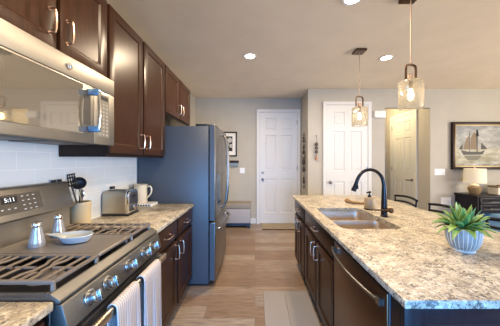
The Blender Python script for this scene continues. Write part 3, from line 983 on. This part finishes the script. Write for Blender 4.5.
tr = thing('block_sign', 'small low white tray with dark letter-like strokes under the pitcher', 'sign', (-1.175, 2.37, .914))
obj('board', MB().box(-1.285, -1.055, 2.290, 2.440, .914, .940, .002, 1), M['white_plastic'], tr)  # low block sign; unreadable lettering built as plain dark strokes
m = MB()
for k in range(8): m.box(-1.275 + .027 * k, -1.261 + .027 * k, 2.2885, 2.2905, .919, .935)
obj('letter_stroke', m, M['black'], tr)
pi = thing('pitcher', 'cream ceramic pitcher with a loop handle beside the fridge', 'pitcher', (-1.20, 2.365, .940))
m = MB()
m.lathe([(0, 0), (.058, 0), (.064, .006), (.066, .05), (.066, .12), (.064, .17), (.067, .188), (.071, .194), (.067, .195), (.061, .185), (.060, .10), (.058, .012), (0, .010)], (-1.203, 2.365, .940), 32)
obj('body', m, M['ceramic'], pi)
m = MB(); m.tube([(-1.143, 2.365, 1.105), (-1.105, 2.365, 1.115), (-1.088, 2.365, 1.085), (-1.098, 2.365, 1.035), (-1.140, 2.365, .990)], .0085, 10, smooth=5)
obj('handle', m, M['ceramic'], pi)

# ------------------------------------------------------------------ island
IX = .550
IY0, IY1 = .757, 3.050
def island_top():
    m = MB().box(.505, 1.615, IY0, IY1, .884, .914, .004, 2)
    o = obj('island_countertop', m, M['granite'])
    c = MB(); r = [rrect(.600, 1.030, 1.55, 2.23, .055, z) for z in (.80, 1.0)]
    c.loops(r, True, True)
    co = obj('cutter', c, None)
    md = o.modifiers.new('cut', 'BOOLEAN'); md.object = co; md.operation = 'DIFFERENCE'; md.solver = 'EXACT'
    bpy.context.view_layer.update()
    me = bpy.data.meshes.new_from_object(o.evaluated_get(bpy.context.evaluated_depsgraph_get()))
    o.modifiers.clear(); o.data = me
    bpy.data.objects.remove(co)
    for p in me.polygons: p.use_smooth = True
    me.set_sharp_from_angle(angle=math.radians(35))
    look(o, 'speckled cream granite island countertop with a sink cut-out', 'countertop')
island_top()
t = thing('base_cabinet', 'narrower island cabinet at the far end with one drawer over two doors', 'cabinet', (.85, 2.7, 0), 'dark wood base cabinets')
carcass(t, 1.20, IX, 2.402, 3.020, 0, .880, rails=(.70,))
front(t, 'drawer', -1, IX, 2.420, 3.005, .722, .865, (2.71, .79), 'h')
front(t, 'door', -1, IX, 2.420, 2.701, .115, .682, (2.672, .600))
front(t, 'door', -1, IX, 2.722, 3.005, .115, .682, (2.752, .600))
t = thing('base_cabinet', 'island sink cabinet with a false drawer front over two doors', 'cabinet', (.85, 1.95, 0), 'dark wood base cabinets')
carcass(t, 1.20, IX, 1.512, 2.398, 0, .880, top=False, rails=(.70,), mids=())
front(t, 'drawer', -1, IX, 1.532, 2.380, .722, .865, (1.955, .79), 'h')
front(t, 'door', -1, IX, 1.532, 1.942, .115, .682, (1.905, .600))
front(t, 'door', -1, IX, 1.968, 2.380, .115, .682, (2.005, .600))
dw = thing('dishwasher', 'brown-tinted dark steel dishwasher in the island with a long bowed handle', 'dishwasher', (.85, 1.2, 0))
obj('tub', MB().box(IX + .005, 1.15, .895, 1.500, .10, .860), M['black'], dw)
obj('toe_panel', MB().box(.62, 1.15, .895, 1.500, .0, .099), M['black'], dw)
dd = MB().box(IX - .024, IX + .004, .897, 1.498, .112, .852, .004, 2)
ddo = obj('door', dd, M['dw_steel'], dw)
h = MB(); h.tube([(.510, .930, .806), (.493, 1.00, .808), (.479, 1.10, .810), (.474, 1.20, .811), (.479, 1.30, .810), (.493, 1.40, .808), (.510, 1.465, .806)], .0075, 12, smooth=5)
ho = obj('handle', h, M['bar_steel'], ddo)
for y in (.928, 1.467): obj('bracket', MB().box(.502, IX - .022, y - .014, y + .014, .790, .824, .003, 1), M['bar_steel'], ddo)
ep = thing('end_panel', 'dark end panel closing the near end of the island', 'panel', (.85, .83, 0))
obj('stile', MB().box(IX - .018, IX + .02, .822, .890, .10, .882, .003, 1), M['espresso_frame'], ep)
m = MB(); m.panel((IX - .018, .822, .0), (1, 0, 0), (0, 0, 1), (0, -1, 0), .69, .882, .022, frame=.075, rec=.007)
obj('panel', m, M['espresso_blue_shade'], ep)
obj('blue_lit_edge', MB().box(IX - .020, IX - .0182, .884, .889, .10, .882), M['blue_tint'], ep)  # blue daylight on the panel edge, painted as a thin coloured strip
bp = MB(); bp.panel((1.222, 3.020, .0), (0, -1, 0), (0, 0, 1), (1, 0, 0), 2.198, .882, .016, frame=.09)
look(obj('back_panel', bp, M['espresso']), 'dark panelled back of the island facing the stools', 'panel')

# sink
sk = thing('double_sink', 'stainless double-bowl undermount sink in the island', 'sink', (.815, 1.89, .70))
def bowl(y0, y1):
    x0, x1 = .606, 1.024
    m = MB()
    lp = [rrect(x0 - .02, x1 + .02, y0 - .012, y1 + .012, .055, .8835), rrect(x0, x1, y0, y1, .055, .8835), rrect(x0 + .003, x1 - .003, y0 + .003, y1 - .003, .052, .875),
          rrect(x0 + .012, x1 - .012, y0 + .012, y1 - .012, .05, .72), rrect(x0 + .022, x1 - .022, y0 + .022, y1 - .022, .05, .700), rrect(x0 + .05, x1 - .05, y0 + .05, y1 - .05, .04, .692)]
    m.loops(lp, False, True)
    o = obj('bowl', m, M['sink_steel'], sk)
    mx, my = (x0 + x1) / 2, (y0 + y1) / 2
    obj('drain', MB().cyl((mx, my, .690), (mx, my, .695), .042, n=24, b=.002), M['chrome'], o)
bowl(1.560, 1.862); bowl(1.888, 2.220)

# faucet
fa = thing('kitchen_faucet', 'dark bronze pull-down gooseneck faucet behind the island sink', 'faucet', (1.085, 1.89, .914))
fx, fy = 1.085, 1.890
obj('base', MB().lathe([(0, 0), (.030, 0), (.030, .006), (.025, .012), (.0245, .02), (0, .02)], (fx, fy, .914)), M['bronze'], fa)
m = MB()
pts = [(fx, fy, .925), (fx, fy, 1.02), (fx, fy, 1.12), (fx - .003, fy, 1.185), (fx - .020, fy, 1.245), (fx - .062, fy, 1.290), (fx - .120, fy, 1.308), (fx - .178, fy, 1.290), (fx - .215, fy, 1.245), (fx - .235, fy, 1.195)]
m.tube(pts, [.0255, .024, .0205, .0165, .0145, .0135, .0135, .0135, .014, .0145], 16, smooth=5)
obj('spout', m, M['bronze'], fa)
m = MB(); m.tube([(fx - .233, fy, 1.199), (fx - .245, fy, 1.165), (fx - .259, fy, 1.128)], [.0155, .0175, .0215], 16)
m.box(fx - .246, fx - .226, fy - .024, fy - .012, 1.148, 1.180, .003, 1)
obj('spray_head', m, M['bronze'], fa)
m = MB(); m.cyl((fx + .018, fy - .012, .975), (fx + .036, fy - .024, .975), .0165, .018, 18, .003)
m.sphere((fx + .040, fy - .030, .972), .022)
m.tube([(fx + .028, fy - .030, .975), (fx - .03, fy - .040, .978), (fx - .105, fy - .050, .980)], [.0085, .0065, .006], 10, smooth=3)
obj('lever', m, M['bronze_brown'], fa)

sd = thing('soap_dispenser', 'beige soap bottle with a dark pump beside the faucet', 'soap bottle', (1.10, 2.17, .914))
obj('bottle', MB().lathe([(0, .012), (.046, .012), (.048, .020), (.048, .100), (.042, .112), (.018, .118), (0, .118)], (1.105, 2.17, .914)), mat('beige soap bottle', (0.30, 0.22, 0.13), 0.35), sd)
obj('foot', MB().lathe([(0, 0), (.049, 0), (.050, .006), (.049, .013), (0, .013)], (1.105, 2.17, .914)), M['bronze_brown'], sd)
m = MB().cyl((1.105, 2.17, 1.031), (1.105, 2.17, 1.055), .017, .013); m.cyl((1.105, 2.17, 1.055), (1.105, 2.17, 1.078), .006); m.tube([(1.115, 2.17, 1.078), (1.105, 2.17, 1.080), (1.070, 2.155, 1.076)], [.010, .010, .006], 10)
obj('pump', m, M['bronze'], sd)
m = MB()
m.tube([(1.015, 2.47, .945), (1.06, 2.45, .931), (1.13, 2.42, .928), (1.20, 2.39, .929)], [.020, .016, .013, .013], 12, smooth=4)
m.sphere((1.012, 2.471, .945), .028, 1.0, 1.0, .95)
look(obj('wooden_ladle', m, M['tan_wood']), 'tan wooden scoop lying on the island behind the soap bottle', 'wooden scoop')

# potted plant
pp = thing('potted_plant', 'green spiky succulent in a ribbed pale blue pot on the island', 'plant', (1.085, 1.175, .914))
px, py = 1.090, 1.180
nr = 96
def ribloop(r, z):
    out = []
    for k in range(nr):
        a = 2 * PI * k / nr
        rr = r
        out.append((px + rr * math.cos(a), py + rr * math.sin(a), .914 + z))
    return out
PR = [(.042, .0), (.0475, .0), (.0485, .008), (.046, .012), (.059, .028), (.069, .054), (.0745, .088), (.0755, .122)]
m = MB(); m.loops([ribloop(r, z) for r, z in PR] + [ribloop(.071, .122), ribloop(.068, .106), ribloop(.02, .105)], True, True)
po = obj('pot', m, mat('slate blue glaze', (0.25, 0.245, 0.225), 0.35), pp)
m = MB()
for k in range(26):
    a = 2 * PI * (k + .5) / 26
    ca, sa = math.cos(a), math.sin(a)
    m.tube([(px + (r + .0004) * ca, py + (r + .0004) * sa, .914 + z) for r, z in PR[3:]], .0017, 6)
m.lathe([(.046, .001), (.0505, .004), (.051, .010), (.046, .013)], (px, py, .914), 48)
m.lathe([(.074, .117), (.077, .119), (.0773, .125), (.073, .126), (.070, .122)], (px, py, .914), 48)
obj('rib', m, mat('white blue glaze', (0.60, 0.57, 0.50), 0.35), po)
obj('soil', MB().cyl((px, py, .914 + .106), (px, py, .914 + .113), .0685, n=32), M['soil'], pp)
def leaves():
    t = bmesh.new()
    lay = t.verts.layers.float_color.new('tint')
    rnd = random.Random(11)
    specs = []
    for k in range(16): specs.append((2 * PI * k / 16 + rnd.uniform(-.2, .2), rnd.uniform(22, 42), rnd.uniform(.125, .160), rnd.uniform(.020, .025), rnd.uniform(.045, .080)))
    for k in range(17): specs.append((2 * PI * (k + .5) / 17 + rnd.uniform(-.2, .2), rnd.uniform(38, 58), rnd.uniform(.13, .16), rnd.uniform(.018, .023), rnd.uniform(.02, .05)))
    for k in range(15): specs.append((2 * PI * k / 15 + rnd.uniform(-.3, .3), rnd.uniform(60, 82), rnd.uniform(.115, .155), rnd.uniform(.014, .019), rnd.uniform(0, .02)))
    for (az, el, ln, wd, droop) in specs:
        d = Vector((math.cos(az), math.sin(az), 0)); side = Vector((-d.y, d.x, 0)); e = math.radians(el)
        g_ = rnd.random()
        core = Vector((0.055 + .07 * g_, 0.17 + .11 * g_, 0.045 + .02 * g_)); edge = Vector((0.30 + .14 * g_, 0.38 + .08 * g_, 0.11))
        n = 9; rows = []
        for i in range(n + 1):
            u = i / n
            hor = math.cos(e) * ln * u + .012
            z = math.sin(e) * ln * u - droop * u * u * 1.25
            c = Vector((px, py, .914 + .110)) + d * hor + Vector((0, 0, z + .002))
            w = wd * (math.sin(min(1, .25 + u * .95) * PI * .5) if u < .35 else 1) * max(0.02, (1 - ((u - .30) / .70) ** 1.7 if u > .30 else 1))
            th = .0035 * (1 - .6 * u)
            row = []
            for s_, up, col in ((-1, .30, edge), (-.72, .16, core), (0, 0, core * 1.25), (.72, .16, core), (1, .30, edge)):
                v = t.verts.new(c + side * w * s_ + Vector((0, 0, w * up))); cc = col.lerp(edge, u * .35); v[lay] = (cc.x, cc.y, cc.z, 1); row.append(v)
            for s_, up in ((.7, .05), (0, -.18), (-.7, .05)):
                v = t.verts.new(c + side * w * s_ + Vector((0, 0, w * up - th))); cc = core * .9; v[lay] = (cc.x, cc.y, cc.z, 1); row.append(v)
            rows.append(row)
        for a, b in zip(rows[:-1], rows[1:]):
            for k in range(8): t.faces.new((a[k], a[(k + 1) % 8], b[(k + 1) % 8], b[k]))
        t.faces.new(rows[0]); t.faces.new(rows[-1])
    bmesh.ops.recalc_face_normals(t, faces=t.faces)
    m = MB(); m.bm.free(); m.bm = t
    return m
obj('foliage', leaves(), M['leaf'], pp)

# ------------------------------------------------------------------ counter stools behind the island
def stool():
    t = thing('counter_stool', 'dark metal low-back counter stool at the island, farthest of the three', 'stool', (1.82, 3.02, 0), 'counter stools along the island')
    X, Y = 1.82, 3.02
    obj('seat', MB().box(X - .21, X + .18, Y - .20, Y + .20, .625, .665, .014, 3), mat('black stool seat', (0.02, 0.018, 0.018), 0.5), t)
    for sx in (-1, 1):
        for sy in (-1, 1):
            m = MB(); m.tube([(X + sx * .155 - .01, Y + sy * .165, .625), (X + sx * .195, Y + sy * .195, 0)], .0125, 10)
            obj('leg', m, M['stool_metal'], t)
    m = MB(); z = .22
    k = .182
    cs = [(X - k, Y - k - .002), (X + k, Y - k - .002), (X + k, Y + k + .002), (X - k, Y + k + .002)]
    for a, b in zip(cs, cs[1:] + cs[:1]): m.tube([(a[0], a[1], z), (b[0], b[1], z)], .009, 8)
    obj('footrest', m, M['stool_metal'], t)
    for s in (-1, 1):
        obj('back_post', MB().tube([(X + .150, Y + s * .185, .640), (X + .185, Y + s * .205, .78), (X + .195, Y + s * .212, .880)], .010, 8, smooth=3), M['stool_metal'], t)
    m = MB()
    m.tube([(X + .195, Y - .222, .882), (X + .220, Y - .11, .893), (X + .228, Y, .897), (X + .220, Y + .11, .893), (X + .195, Y + .222, .882)], .0145, 10, smooth=5)
    obj('top_rail', m, M['stool_metal'], t)
    m = MB()
    m.tube([(X + .190, Y - .212, .815), (X + .222, Y, .825), (X + .190, Y + .212, .815)], .0125, 10, smooth=8)
    obj('lower_rail', m, M['stool_metal'], t)
    return t
s0 = stool()
for (yy, lb) in ((2.385, 'dark metal low-back counter stool at the island, middle of the three'), (1.74, 'dark metal low-back counter stool at the island behind the potted plant')):
    c = copy_tree(s0); c.location = (1.82, yy, 0); c['label'] = lb

# ------------------------------------------------------------------ ceiling fixtures
def can(x, y, label, power):
    t = thing('recessed_light', label, 'ceiling light', (x, y, CZ), 'recessed ceiling lights')
    m = MB().lathe([(.062, 0), (.085, 0), (.088, -.004), (.082, -.008), (.064, -.006)], (x, y, CZ), 32, close=True)
    obj('trim_ring', m, M['white'], t)
    m = MB().cyl((x, y, CZ - .004), (x, y, CZ - .001), .0625, n=32)
    obj('lens', m, M['lens'], t)
    area('recessed_lamp', (x, y, CZ - .012), (0, 0, 0), .12, .12, power, (1.0, 0.80, 0.56), 'DISK')
can(-.066, 2.95, 'round recessed ceiling light nearest the refrigerator', 48)
can(1.75, 3.0, 'round recessed ceiling light between the two pendant lamps', 15)
can(-.066, .85, 'recessed ceiling light over the range aisle, mirrored in the microwave glass', 40)
can(.825, 1.90, 'round recessed ceiling light cut by the top edge of the photo', 22)

def pendant(x, y, label, rot):
    t = thing('pendant_lamp', label, 'pendant lamp', (x, y, CZ), 'glass pendants over the island')
    zb = 1.815; zt = zb + .232; R = .092
    obj('canopy', MB().box(x - .065, x + .065, y - .065, y + .065, CZ - .028, CZ - .0005, .004, 1), M['bronze_brown'], t)
    m = MB(); m.cyl((x, y, zt + .132), (x, y, CZ - .028), .0055, n=10)
    obj('stem', m, mat('copper stem', (0.34, 0.25, 0.18), 0.45, 0.2), t)
    # bronze bail: an inverted U of flat strap
    ca, sa = math.cos(rot), math.sin(rot)
    m = MB(); w = .046
    def q(a, z): return (x + a * ca, y + a * sa, z)
    m.tube([q(-w, zt + .002), q(-w, zt + .10), q(-w * .80, zt + .126), q(0, zt + .134), q(w * .80, zt + .126), q(w, zt + .10), q(w, zt + .002)], .0088, 8, smooth=4)
    obj('bail', m, M['bronze_brown'], t)
    m = MB().cyl((x, y, zt + .0), (x, y, zt + .055), .022, n=20, b=.003)
    obj('socket', m, M['copper_neck'], t)
    m = MB().lathe([(.030, .0), (.060, .0), (.084, -.003), (R, -.016), (R, -.232), (R - .003, -.232), (R - .003, -.018), (.083, -.008), (.060, -.004), (.030, -.004)], (x, y, zt), 40, close=True)
    obj('glass_shade', m, M['pendant_glass'], t)
    m = MB().lathe([(0, -.150), (.014, -.146), (.022, -.128), (.021, -.112), (.013, -.085), (.011, -.068), (0, -.068)], (x, y, zt), 20)
    obj('bulb', m, M['filament'], t)
    obj('lamp_holder', MB().cyl((x, y, zt - .067), (x, y, zt), .014, n=16), M['bronze_brown'], t)
pendant(1.30, 2.80, 'seeded glass pendant lamp farther from the camera, in front of the white door', .15)
pendant(1.295, 1.87, 'larger-looking seeded glass pendant lamp nearer the camera, by the hall opening', .15)
# lamp in the hall and table lamp glow
d = bpy.data.lights.new('hall_light', 'POINT'); d.energy = 24; d.color = (1.0, .86, .58); d.shadow_soft_size = .12
o = bpy.data.objects.new('hall_light', d); o.location = (2.70, 5.2, 2.55); COL.objects.link(o)

# ------------------------------------------------------------------ far left: bench, wall items, mat
bn = thing('storage_bench', 'grey upholstered storage bench with a taupe lid by the far wall', 'bench', (-.37, 4.75, 0))
obj('box', MB().box(-.92, -.095, 4.585, 4.925, .105, .395, .008, 2), M['grey_cloth'], bn)
obj('lid', MB().box(-.93, -.085, 4.575, 4.930, .397, .500, .018, 3), M['taupe_cloth'], bn)
obj('base_rail', MB().box(-.90, -.115, 4.62, 4.92, .045, .1045), mat('navy base', (0.02, 0.035, 0.07), 0.5), bn)
for x in (-.905, -.155):
    for y in (4.59, 4.875): obj('leg', MB().box(x, x + .05, y, y + .045, 0, .104), M['black'], bn)
pf = thing('picture_frame', 'small dark framed black and white print beside the fridge', 'picture', (-.53, YF, 1.7))
fm = MB(); x0, x1, z0, z1 = -.90, -.395, 1.475, 2.015; w = .028
fm.box(x0, x1, YF - .028, YF - .001, z0, z0 + w, .003, 1); fm.box(x0, x1, YF - .028, YF - .001, z1 - w, z1, .003, 1)
fm.box(x0, x0 + w, YF - .028, YF - .001, z0 + w, z1 - w, .003, 1); fm.box(x1 - w, x1, YF - .028, YF - .001, z0 + w, z1 - w, .003, 1)
obj('frame', fm, M['frame_dark'], pf)
obj('mount', MB().box(x0 + w, x1 - w, YF - .012, YF - .001, z0 + w, z1 - w), M['paper'], pf)
pr = obj('print', MB().box(x0 + .10, x1 - .10, YF - .0135, YF - .012, z0 + .115, z1 - .10), M['photo_black'], pf)
m = MB()
for (a, b, r) in ((-.555, 1.83, .055), (-.62, 1.74, .05), (-.525, 1.705, .042), (-.70, 1.82, .05)):
    m.cyl((a, YF - .0135, b), (a, YF - .0150, b), r, n=18)
obj('print_figure', m, M['photo_grey'], pr)
kb = thing('key_shelf', 'small dark shelf box on the wall below the framed print', 'shelf', (-.45, YF, 1.33))
obj('shelf', MB().box(-.62, -.355, YF - .075, YF - .001, 1.335, 1.385, .004, 1), M['frame_dark'], kb)
obj('ledge', MB().box(-.60, -.37, YF - .060, YF - .001, 1.265, 1.3345), mat('grey blue ledge', (0.20, 0.26, 0.30), 0.5), kb)
def switch(name, label, x0, x1, z0, z1, y, n, cat='light switch'):
    t = thing(name, label, cat, ((x0 + x1) / 2, y, z0))
    obj('plate', MB().box(x0, x1, y - .007, y - .0005, z0, z1, .002, 1), M['white_plastic'], t)
    for k in range(n):
        c = x0 + (x1 - x0) * (k + .5) / n
        obj('rocker', MB().box(c - .016, c + .016, y - .011, y - .007, z0 + .025, z1 - .025, .002, 1), M['white_plastic'], t)
switch('light_switch', 'single white light switch left of the front door', -.335, -.225, 1.105, 1.225, YF, 1)
switch('light_switch', 'wide white light switch plate left of the ship painting', 3.43, 3.63, 1.105, 1.225, YN, 3)
ob = thing('wall_outlet', 'low white wall outlet box beside the console table', 'outlet', (3.65, YN, .45))
obj('plate', MB().box(3.545, 3.735, YN - .018, YN - .0005, .50, .680, .003, 1), M['white_plastic'], ob)
obj('face', MB().box(3.585, 3.695, YN - .022, YN - .018, .535, .645, .002, 1), M['paper'], ob)
ch = thing('door_chime', 'white door chime box on the wall right of the white door', 'door chime', (2.36, YN, 2.2))
obj('cover', MB().box(2.262, 2.472, YN - .055, YN - .0005, 2.195, 2.325, .006, 2), M['white_plastic'], ch)
obj('grille', MB().box(2.285, 2.449, YN - .057, YN - .055, 2.205, 2.215), M['paper'], ch)
dm = thing('doormat', 'beige doormat with dark lettering marks at the front door', 'doormat', (.45, 4.74, 0))
obj('pad', MB().box(.145, .93, 4.50, 4.925, .0005, .014, .004, 1), M['coir'], dm)
m = MB(); rnd = random.Random(4)
for k in range(9):
    cx = .36 + k * .045
    m.box(cx, cx + .010, 4.60, 4.66 + rnd.random() * .05, .014, .0148)
    m.box(cx + .010, cx + .028, 4.60 + .02 * rnd.random(), 4.625, .014, .0148)
obj('lettering', m, M['black'], dm)
em = MB(); em.box(.145, .93, 4.498, 4.510, .001, .0152); obj('edging', em, M['frame_dark'], dm)
km = thing('floor_mat', 'two-tone grey kitchen mat along the island cabinets', 'mat', (.3, 1.6, 0))
obj('light_band', MB().box(.085, .300, .95, 2.375, .0005, .009, .003, 1), M['mat_light'], km)
obj('dark_band', MB().box(.3005, .545, .95, 2.375, .0005, .009, .003, 1), M['mat_dark'], km)

# wall hangings around the corner
wh = thing('wall_hanging', 'long dark strung wall hanging on the narrow corner wall', 'wall hanging', (.98, 4.50, 1.95))
obj('cord', MB().tube([(.985, 4.52, 1.98), (.985, 4.52, .84)], .004, 6), M['bronze_brown'], wh)
rnd = random.Random(5)
M['pewter'] = mat('aged metal and wood', (0.065, 0.05, 0.038), 0.5, 0.3)
z = 1.90; k = 0
while z > .85:
    r = .036 + .018 * math.exp(-((z - 1.40) / .14) ** 2) + rnd.uniform(-.004, .006)
    h = r * rnd.choice((1.0, 1.5, .8))
    obj('bead', MB().sphere((.985 - r * .2, 4.52, z), r, .62, .9, h / r), M['pewter'] if k % 3 else M['nickel_dark'], wh)
    z -= h * 1.85 + .006; k += 1
wc = thing('wind_chime', 'short hanging of three dark bells with a copper tassel on the wall', 'wall hanging', (1.165, YN - .04, 1.7))
obj('cord', MB().tube([(1.165, YN - .03, 1.86), (1.165, YN - .03, 1.40)], .003, 6).cyl((1.165, YN, 1.86), (1.165, YN - .035, 1.86), .005), M['bronze_brown'], wc)
for z in (1.695, 1.625, 1.55):
    obj('bell', MB().lathe([(0, .038), (.018, .032), (.030, .0), (.034, -.018), (.012, -.028), (0, -.028)], (1.165, YN - .036, z), 16), M['pewter'], wc)
obj('tassel', MB().lathe([(0, .06), (.012, .05), (.022, -.03), (.024, -.05), (0, -.05)], (1.165, YN - .03, 1.445), 12), mat('copper tassel', (0.42, 0.20, 0.11), 0.5, 0.3), wc)

# ------------------------------------------------------------------ right: painting, console table, lamp
pa = thing('framed_painting', 'large dark-framed painting of a sailing ship at sea', 'painting', (4.4, YN, 1.2))
x0, x1, z0, z1 = 3.735, 5.30, 1.215, 2.115; y = YN
def ring(mb, x0, x1, z0, z1, w, ya, yb, b=.004):
    mb.box(x0, x1, ya, yb, z0, z0 + w, b, 2); mb.box(x0, x1, ya, yb, z1 - w, z1, b, 2)
    mb.box(x0, x0 + w, ya, yb, z0 + w, z1 - w, b, 2); mb.box(x1 - w, x1, ya, yb, z0 + w, z1 - w, b, 2)
m = MB(); ring(m, x0, x1, z0, z1, .045, y - .060, y - .001); obj('frame', m, M['frame_dark'], pa)
m = MB(); ring(m, x0 + .046, x1 - .046, z0 + .046, z1 - .046, .026, y - .045, y - .002); obj('inner_frame', m, M['gold'], pa)
cm = MB().box(0, x1 - x0 - .144, -.018, 0, 0, z1 - z0 - .144)
cmo = obj('canvas', cm, M['canvas'], None, smooth=False)
cmo.parent = pa; cmo.location = Vector((x0 + .072, y - .004, z0 + .072)) - Vector((4.4, YN, 1.2))
ROOT[cmo] = Matrix.Translation((x0 + .072, y - .004, z0 + .072))
yc = y - .0225
def flat(name, polys, color, dy=0.0):
    m = MB()
    for p in polys: m.prism(p, yc - .0012 - dy, yc + .0005, 'y')
    obj(name, m, mat(name + ' paint', color, .6), cmo, smooth=False)
SX, SZ = 4.13, 1.545
flat('painted_hull', [[(SX - .22, SZ + .04), (SX - .10, SZ + .01), (SX + .15, SZ + .005), (SX + .24, SZ + .035), (SX + .20, SZ - .045), (SX - .17, SZ - .055)]], (0.06, 0.052, 0.045))
flat('painted_sail', [[(SX - .17, SZ + .05), (SX - .06, SZ + .05), (SX - .05, SZ + .33), (SX - .12, SZ + .23)], [(SX - .04, SZ + .05), (SX + .10, SZ + .05), (SX + .09, SZ + .34), (SX + .03, SZ + .38), (SX - .03, SZ + .27)]], (0.20, 0.135, 0.075))
flat('painted_mast', [[(SX - .055, SZ), (SX - .045, SZ), (SX - .045, SZ + .38), (SX - .055, SZ + .38)], [(SX + .085, SZ), (SX + .10, SZ), (SX + .105, SZ + .42), (SX + .075, SZ + .42)], [(SX + .06, SZ + .30), (SX + .13, SZ + .30), (SX + .10, SZ + .43)], [(SX + .17, SZ + .05), (SX + .29, SZ + .06), (SX + .17, SZ + .18)], [(SX - .26, SZ + .05), (SX - .18, SZ + .05), (SX - .19, SZ + .15)]], (0.05, 0.042, 0.038), .0006)
flat('painted_boat', [[(SX + .66, SZ - .15), (SX + .72, SZ - .15), (SX + .69, SZ - .05)], [(SX + .76, SZ - .15), (SX + .81, SZ - .15), (SX + .78, SZ - .06)]], (0.09, 0.08, 0.06))
flat('painted_reflection', [[(SX - .16, SZ - .07), (SX + .18, SZ - .07), (SX + .10, SZ - .15), (SX - .08, SZ - .16)]], (0.15, 0.14, 0.095))

co = thing('console_table', 'dark console table with drawers and an open shelf against the wall', 'table', (4.5, 4.06, 0))
cx0, cx1, cy0, cy1 = 3.80, 5.35, 3.84, 4.275
obj('top', MB().box(cx0 - .02, cx1 + .02, cy0 - .02, cy1, .748, .778, .004, 2), M['console_wood'], co)
m = MB()
m.box(cx0, cx0 + .03, cy0, cy1, .49, .7475); m.box(cx1 - .03, cx1, cy0, cy1, .49, .7475)
m.box(cx0 + .03, cx1 - .03, cy1 - .02, cy1, .49, .7475); m.box(cx0 + .03, cx1 - .03, cy0, cy1 - .02, .49, .515)
m.box(4.30, 4.33, cy0, cy1 - .02, .515, .7475)
obj('case', m, M['console_wood'], co, smooth=False)
for z0, z1 in ((.518, .625), (.632, .744)):
    m = MB(); m.panel((cx0 + .034, cy0, z0), (1, 0, 0), (0, 0, 1), (0, -1, 0), 4.298 - cx0 - .034, z1 - z0, .016, frame=.02, rec=.004, step=.006)
    d_ = obj('drawer', m, M['console_wood'], co)
    obj('knob', MB().sphere((4.0, cy0 - .022, (z0 + z1) / 2), .011), M['bronze_brown'], d_)
m = MB(); m.panel((4.332, cy0, .66), (1, 0, 0), (0, 0, 1), (0, -1, 0), cx1 - .03 - 4.332, .086, .016, frame=.02, rec=.004, step=.006)
obj('drawer', m, M['console_wood'], co)
for x in (cx0, cx1 - .05):
    for yy in (cy0, cy1 - .05): obj('leg', MB().box(x, x + .05, yy, yy + .05, 0, .4895, .003, 1), M['console_wood'], co)
bo = MB().lathe([(0, 0), (.05, 0), (.07, .03), (.10, .085), (.105, .09), (.10, .09), (.065, .035), (0, .012)], (4.50, 3.98, .515), 24)
look(obj('cream_bowl', bo, M['ceramic']), 'cream bowl on the open shelf of the console table', 'bowl')
tl = thing('table_lamp', 'lit table lamp with a drum shade on the console table', 'lamp', (3.97, 4.06, .778))
lx, ly = 3.965, 4.06
obj('base', MB().lathe([(0, 0), (.062, 0), (.066, .006), (.085, .050), (.098, .095), (.094, .125), (.060, .140), (0, .140)], (lx, ly, .778), 28), M['rattan'], tl)
obj('neck', MB().lathe([(0, .140), (.058, .140), (.066, .155), (.060, .172), (.030, .182), (.012, .190), (.012, .215), (0, .215)], (lx, ly, .778), 24), M['ceramic'], tl)
obj('lamp_shade', MB().lathe([(.158, .205), (.150, .460), (.147, .460), (.155, .205)], (lx, ly, .778), 40, close=True), M['shade'], tl)
obj('finial', MB().lathe([(0, .215), (.005, .215), (.005, .465), (.011, .472), (.009, .486), (0, .490)], (lx, ly, .778), 14).cyl((lx - .147, ly, .778 + .45), (lx + .147, ly, .778 + .45), .003, n=6), M['nickel'], tl)
d = bpy.data.lights.new('table_lamp_light', 'POINT'); d.energy = 1.2; d.color = (1.0, .80, .50); d.shadow_soft_size = .04
o = bpy.data.objects.new('table_lamp_light', d); o.location = (lx, ly, .778 + .33); COL.objects.link(o)
bx = thing('lidded_box', 'small tan box with a dark lid on the console table', 'box', (4.40, 4.05, .778))
obj('box', MB().box(4.29, 4.56, 3.97, 4.14, .778, .905, .004, 1), M['ceramic'], bx)
lo = obj('lid', MB().box(4.28, 4.57, 3.96, 4.15, .9055, .930, .006, 2), M['rattan'], bx)
obj('knob', MB().cyl((4.385, 4.055, .930), (4.385, 4.055, .945), .028, .022, 16, .003), M['bronze_brown'], lo)
ot = thing('ottoman', 'light blue upholstered ottoman tucked under the console table', 'ottoman', (4.6, 3.85, 0))
obj('cushion', MB().box(4.02, 5.25, 3.60, 4.18, .36, .478, .02, 3), M['blue_cloth'], ot)
obj('body', MB().box(4.035, 5.235, 3.615, 4.165, .08, .359, .01, 2), M['blue_cloth'], ot)
for x in (4.06, 5.16):
    for yy in (3.64, 4.09): obj('foot', MB().box(x, x + .05, yy, yy + .05, 0, .0795), M['black'], ot)
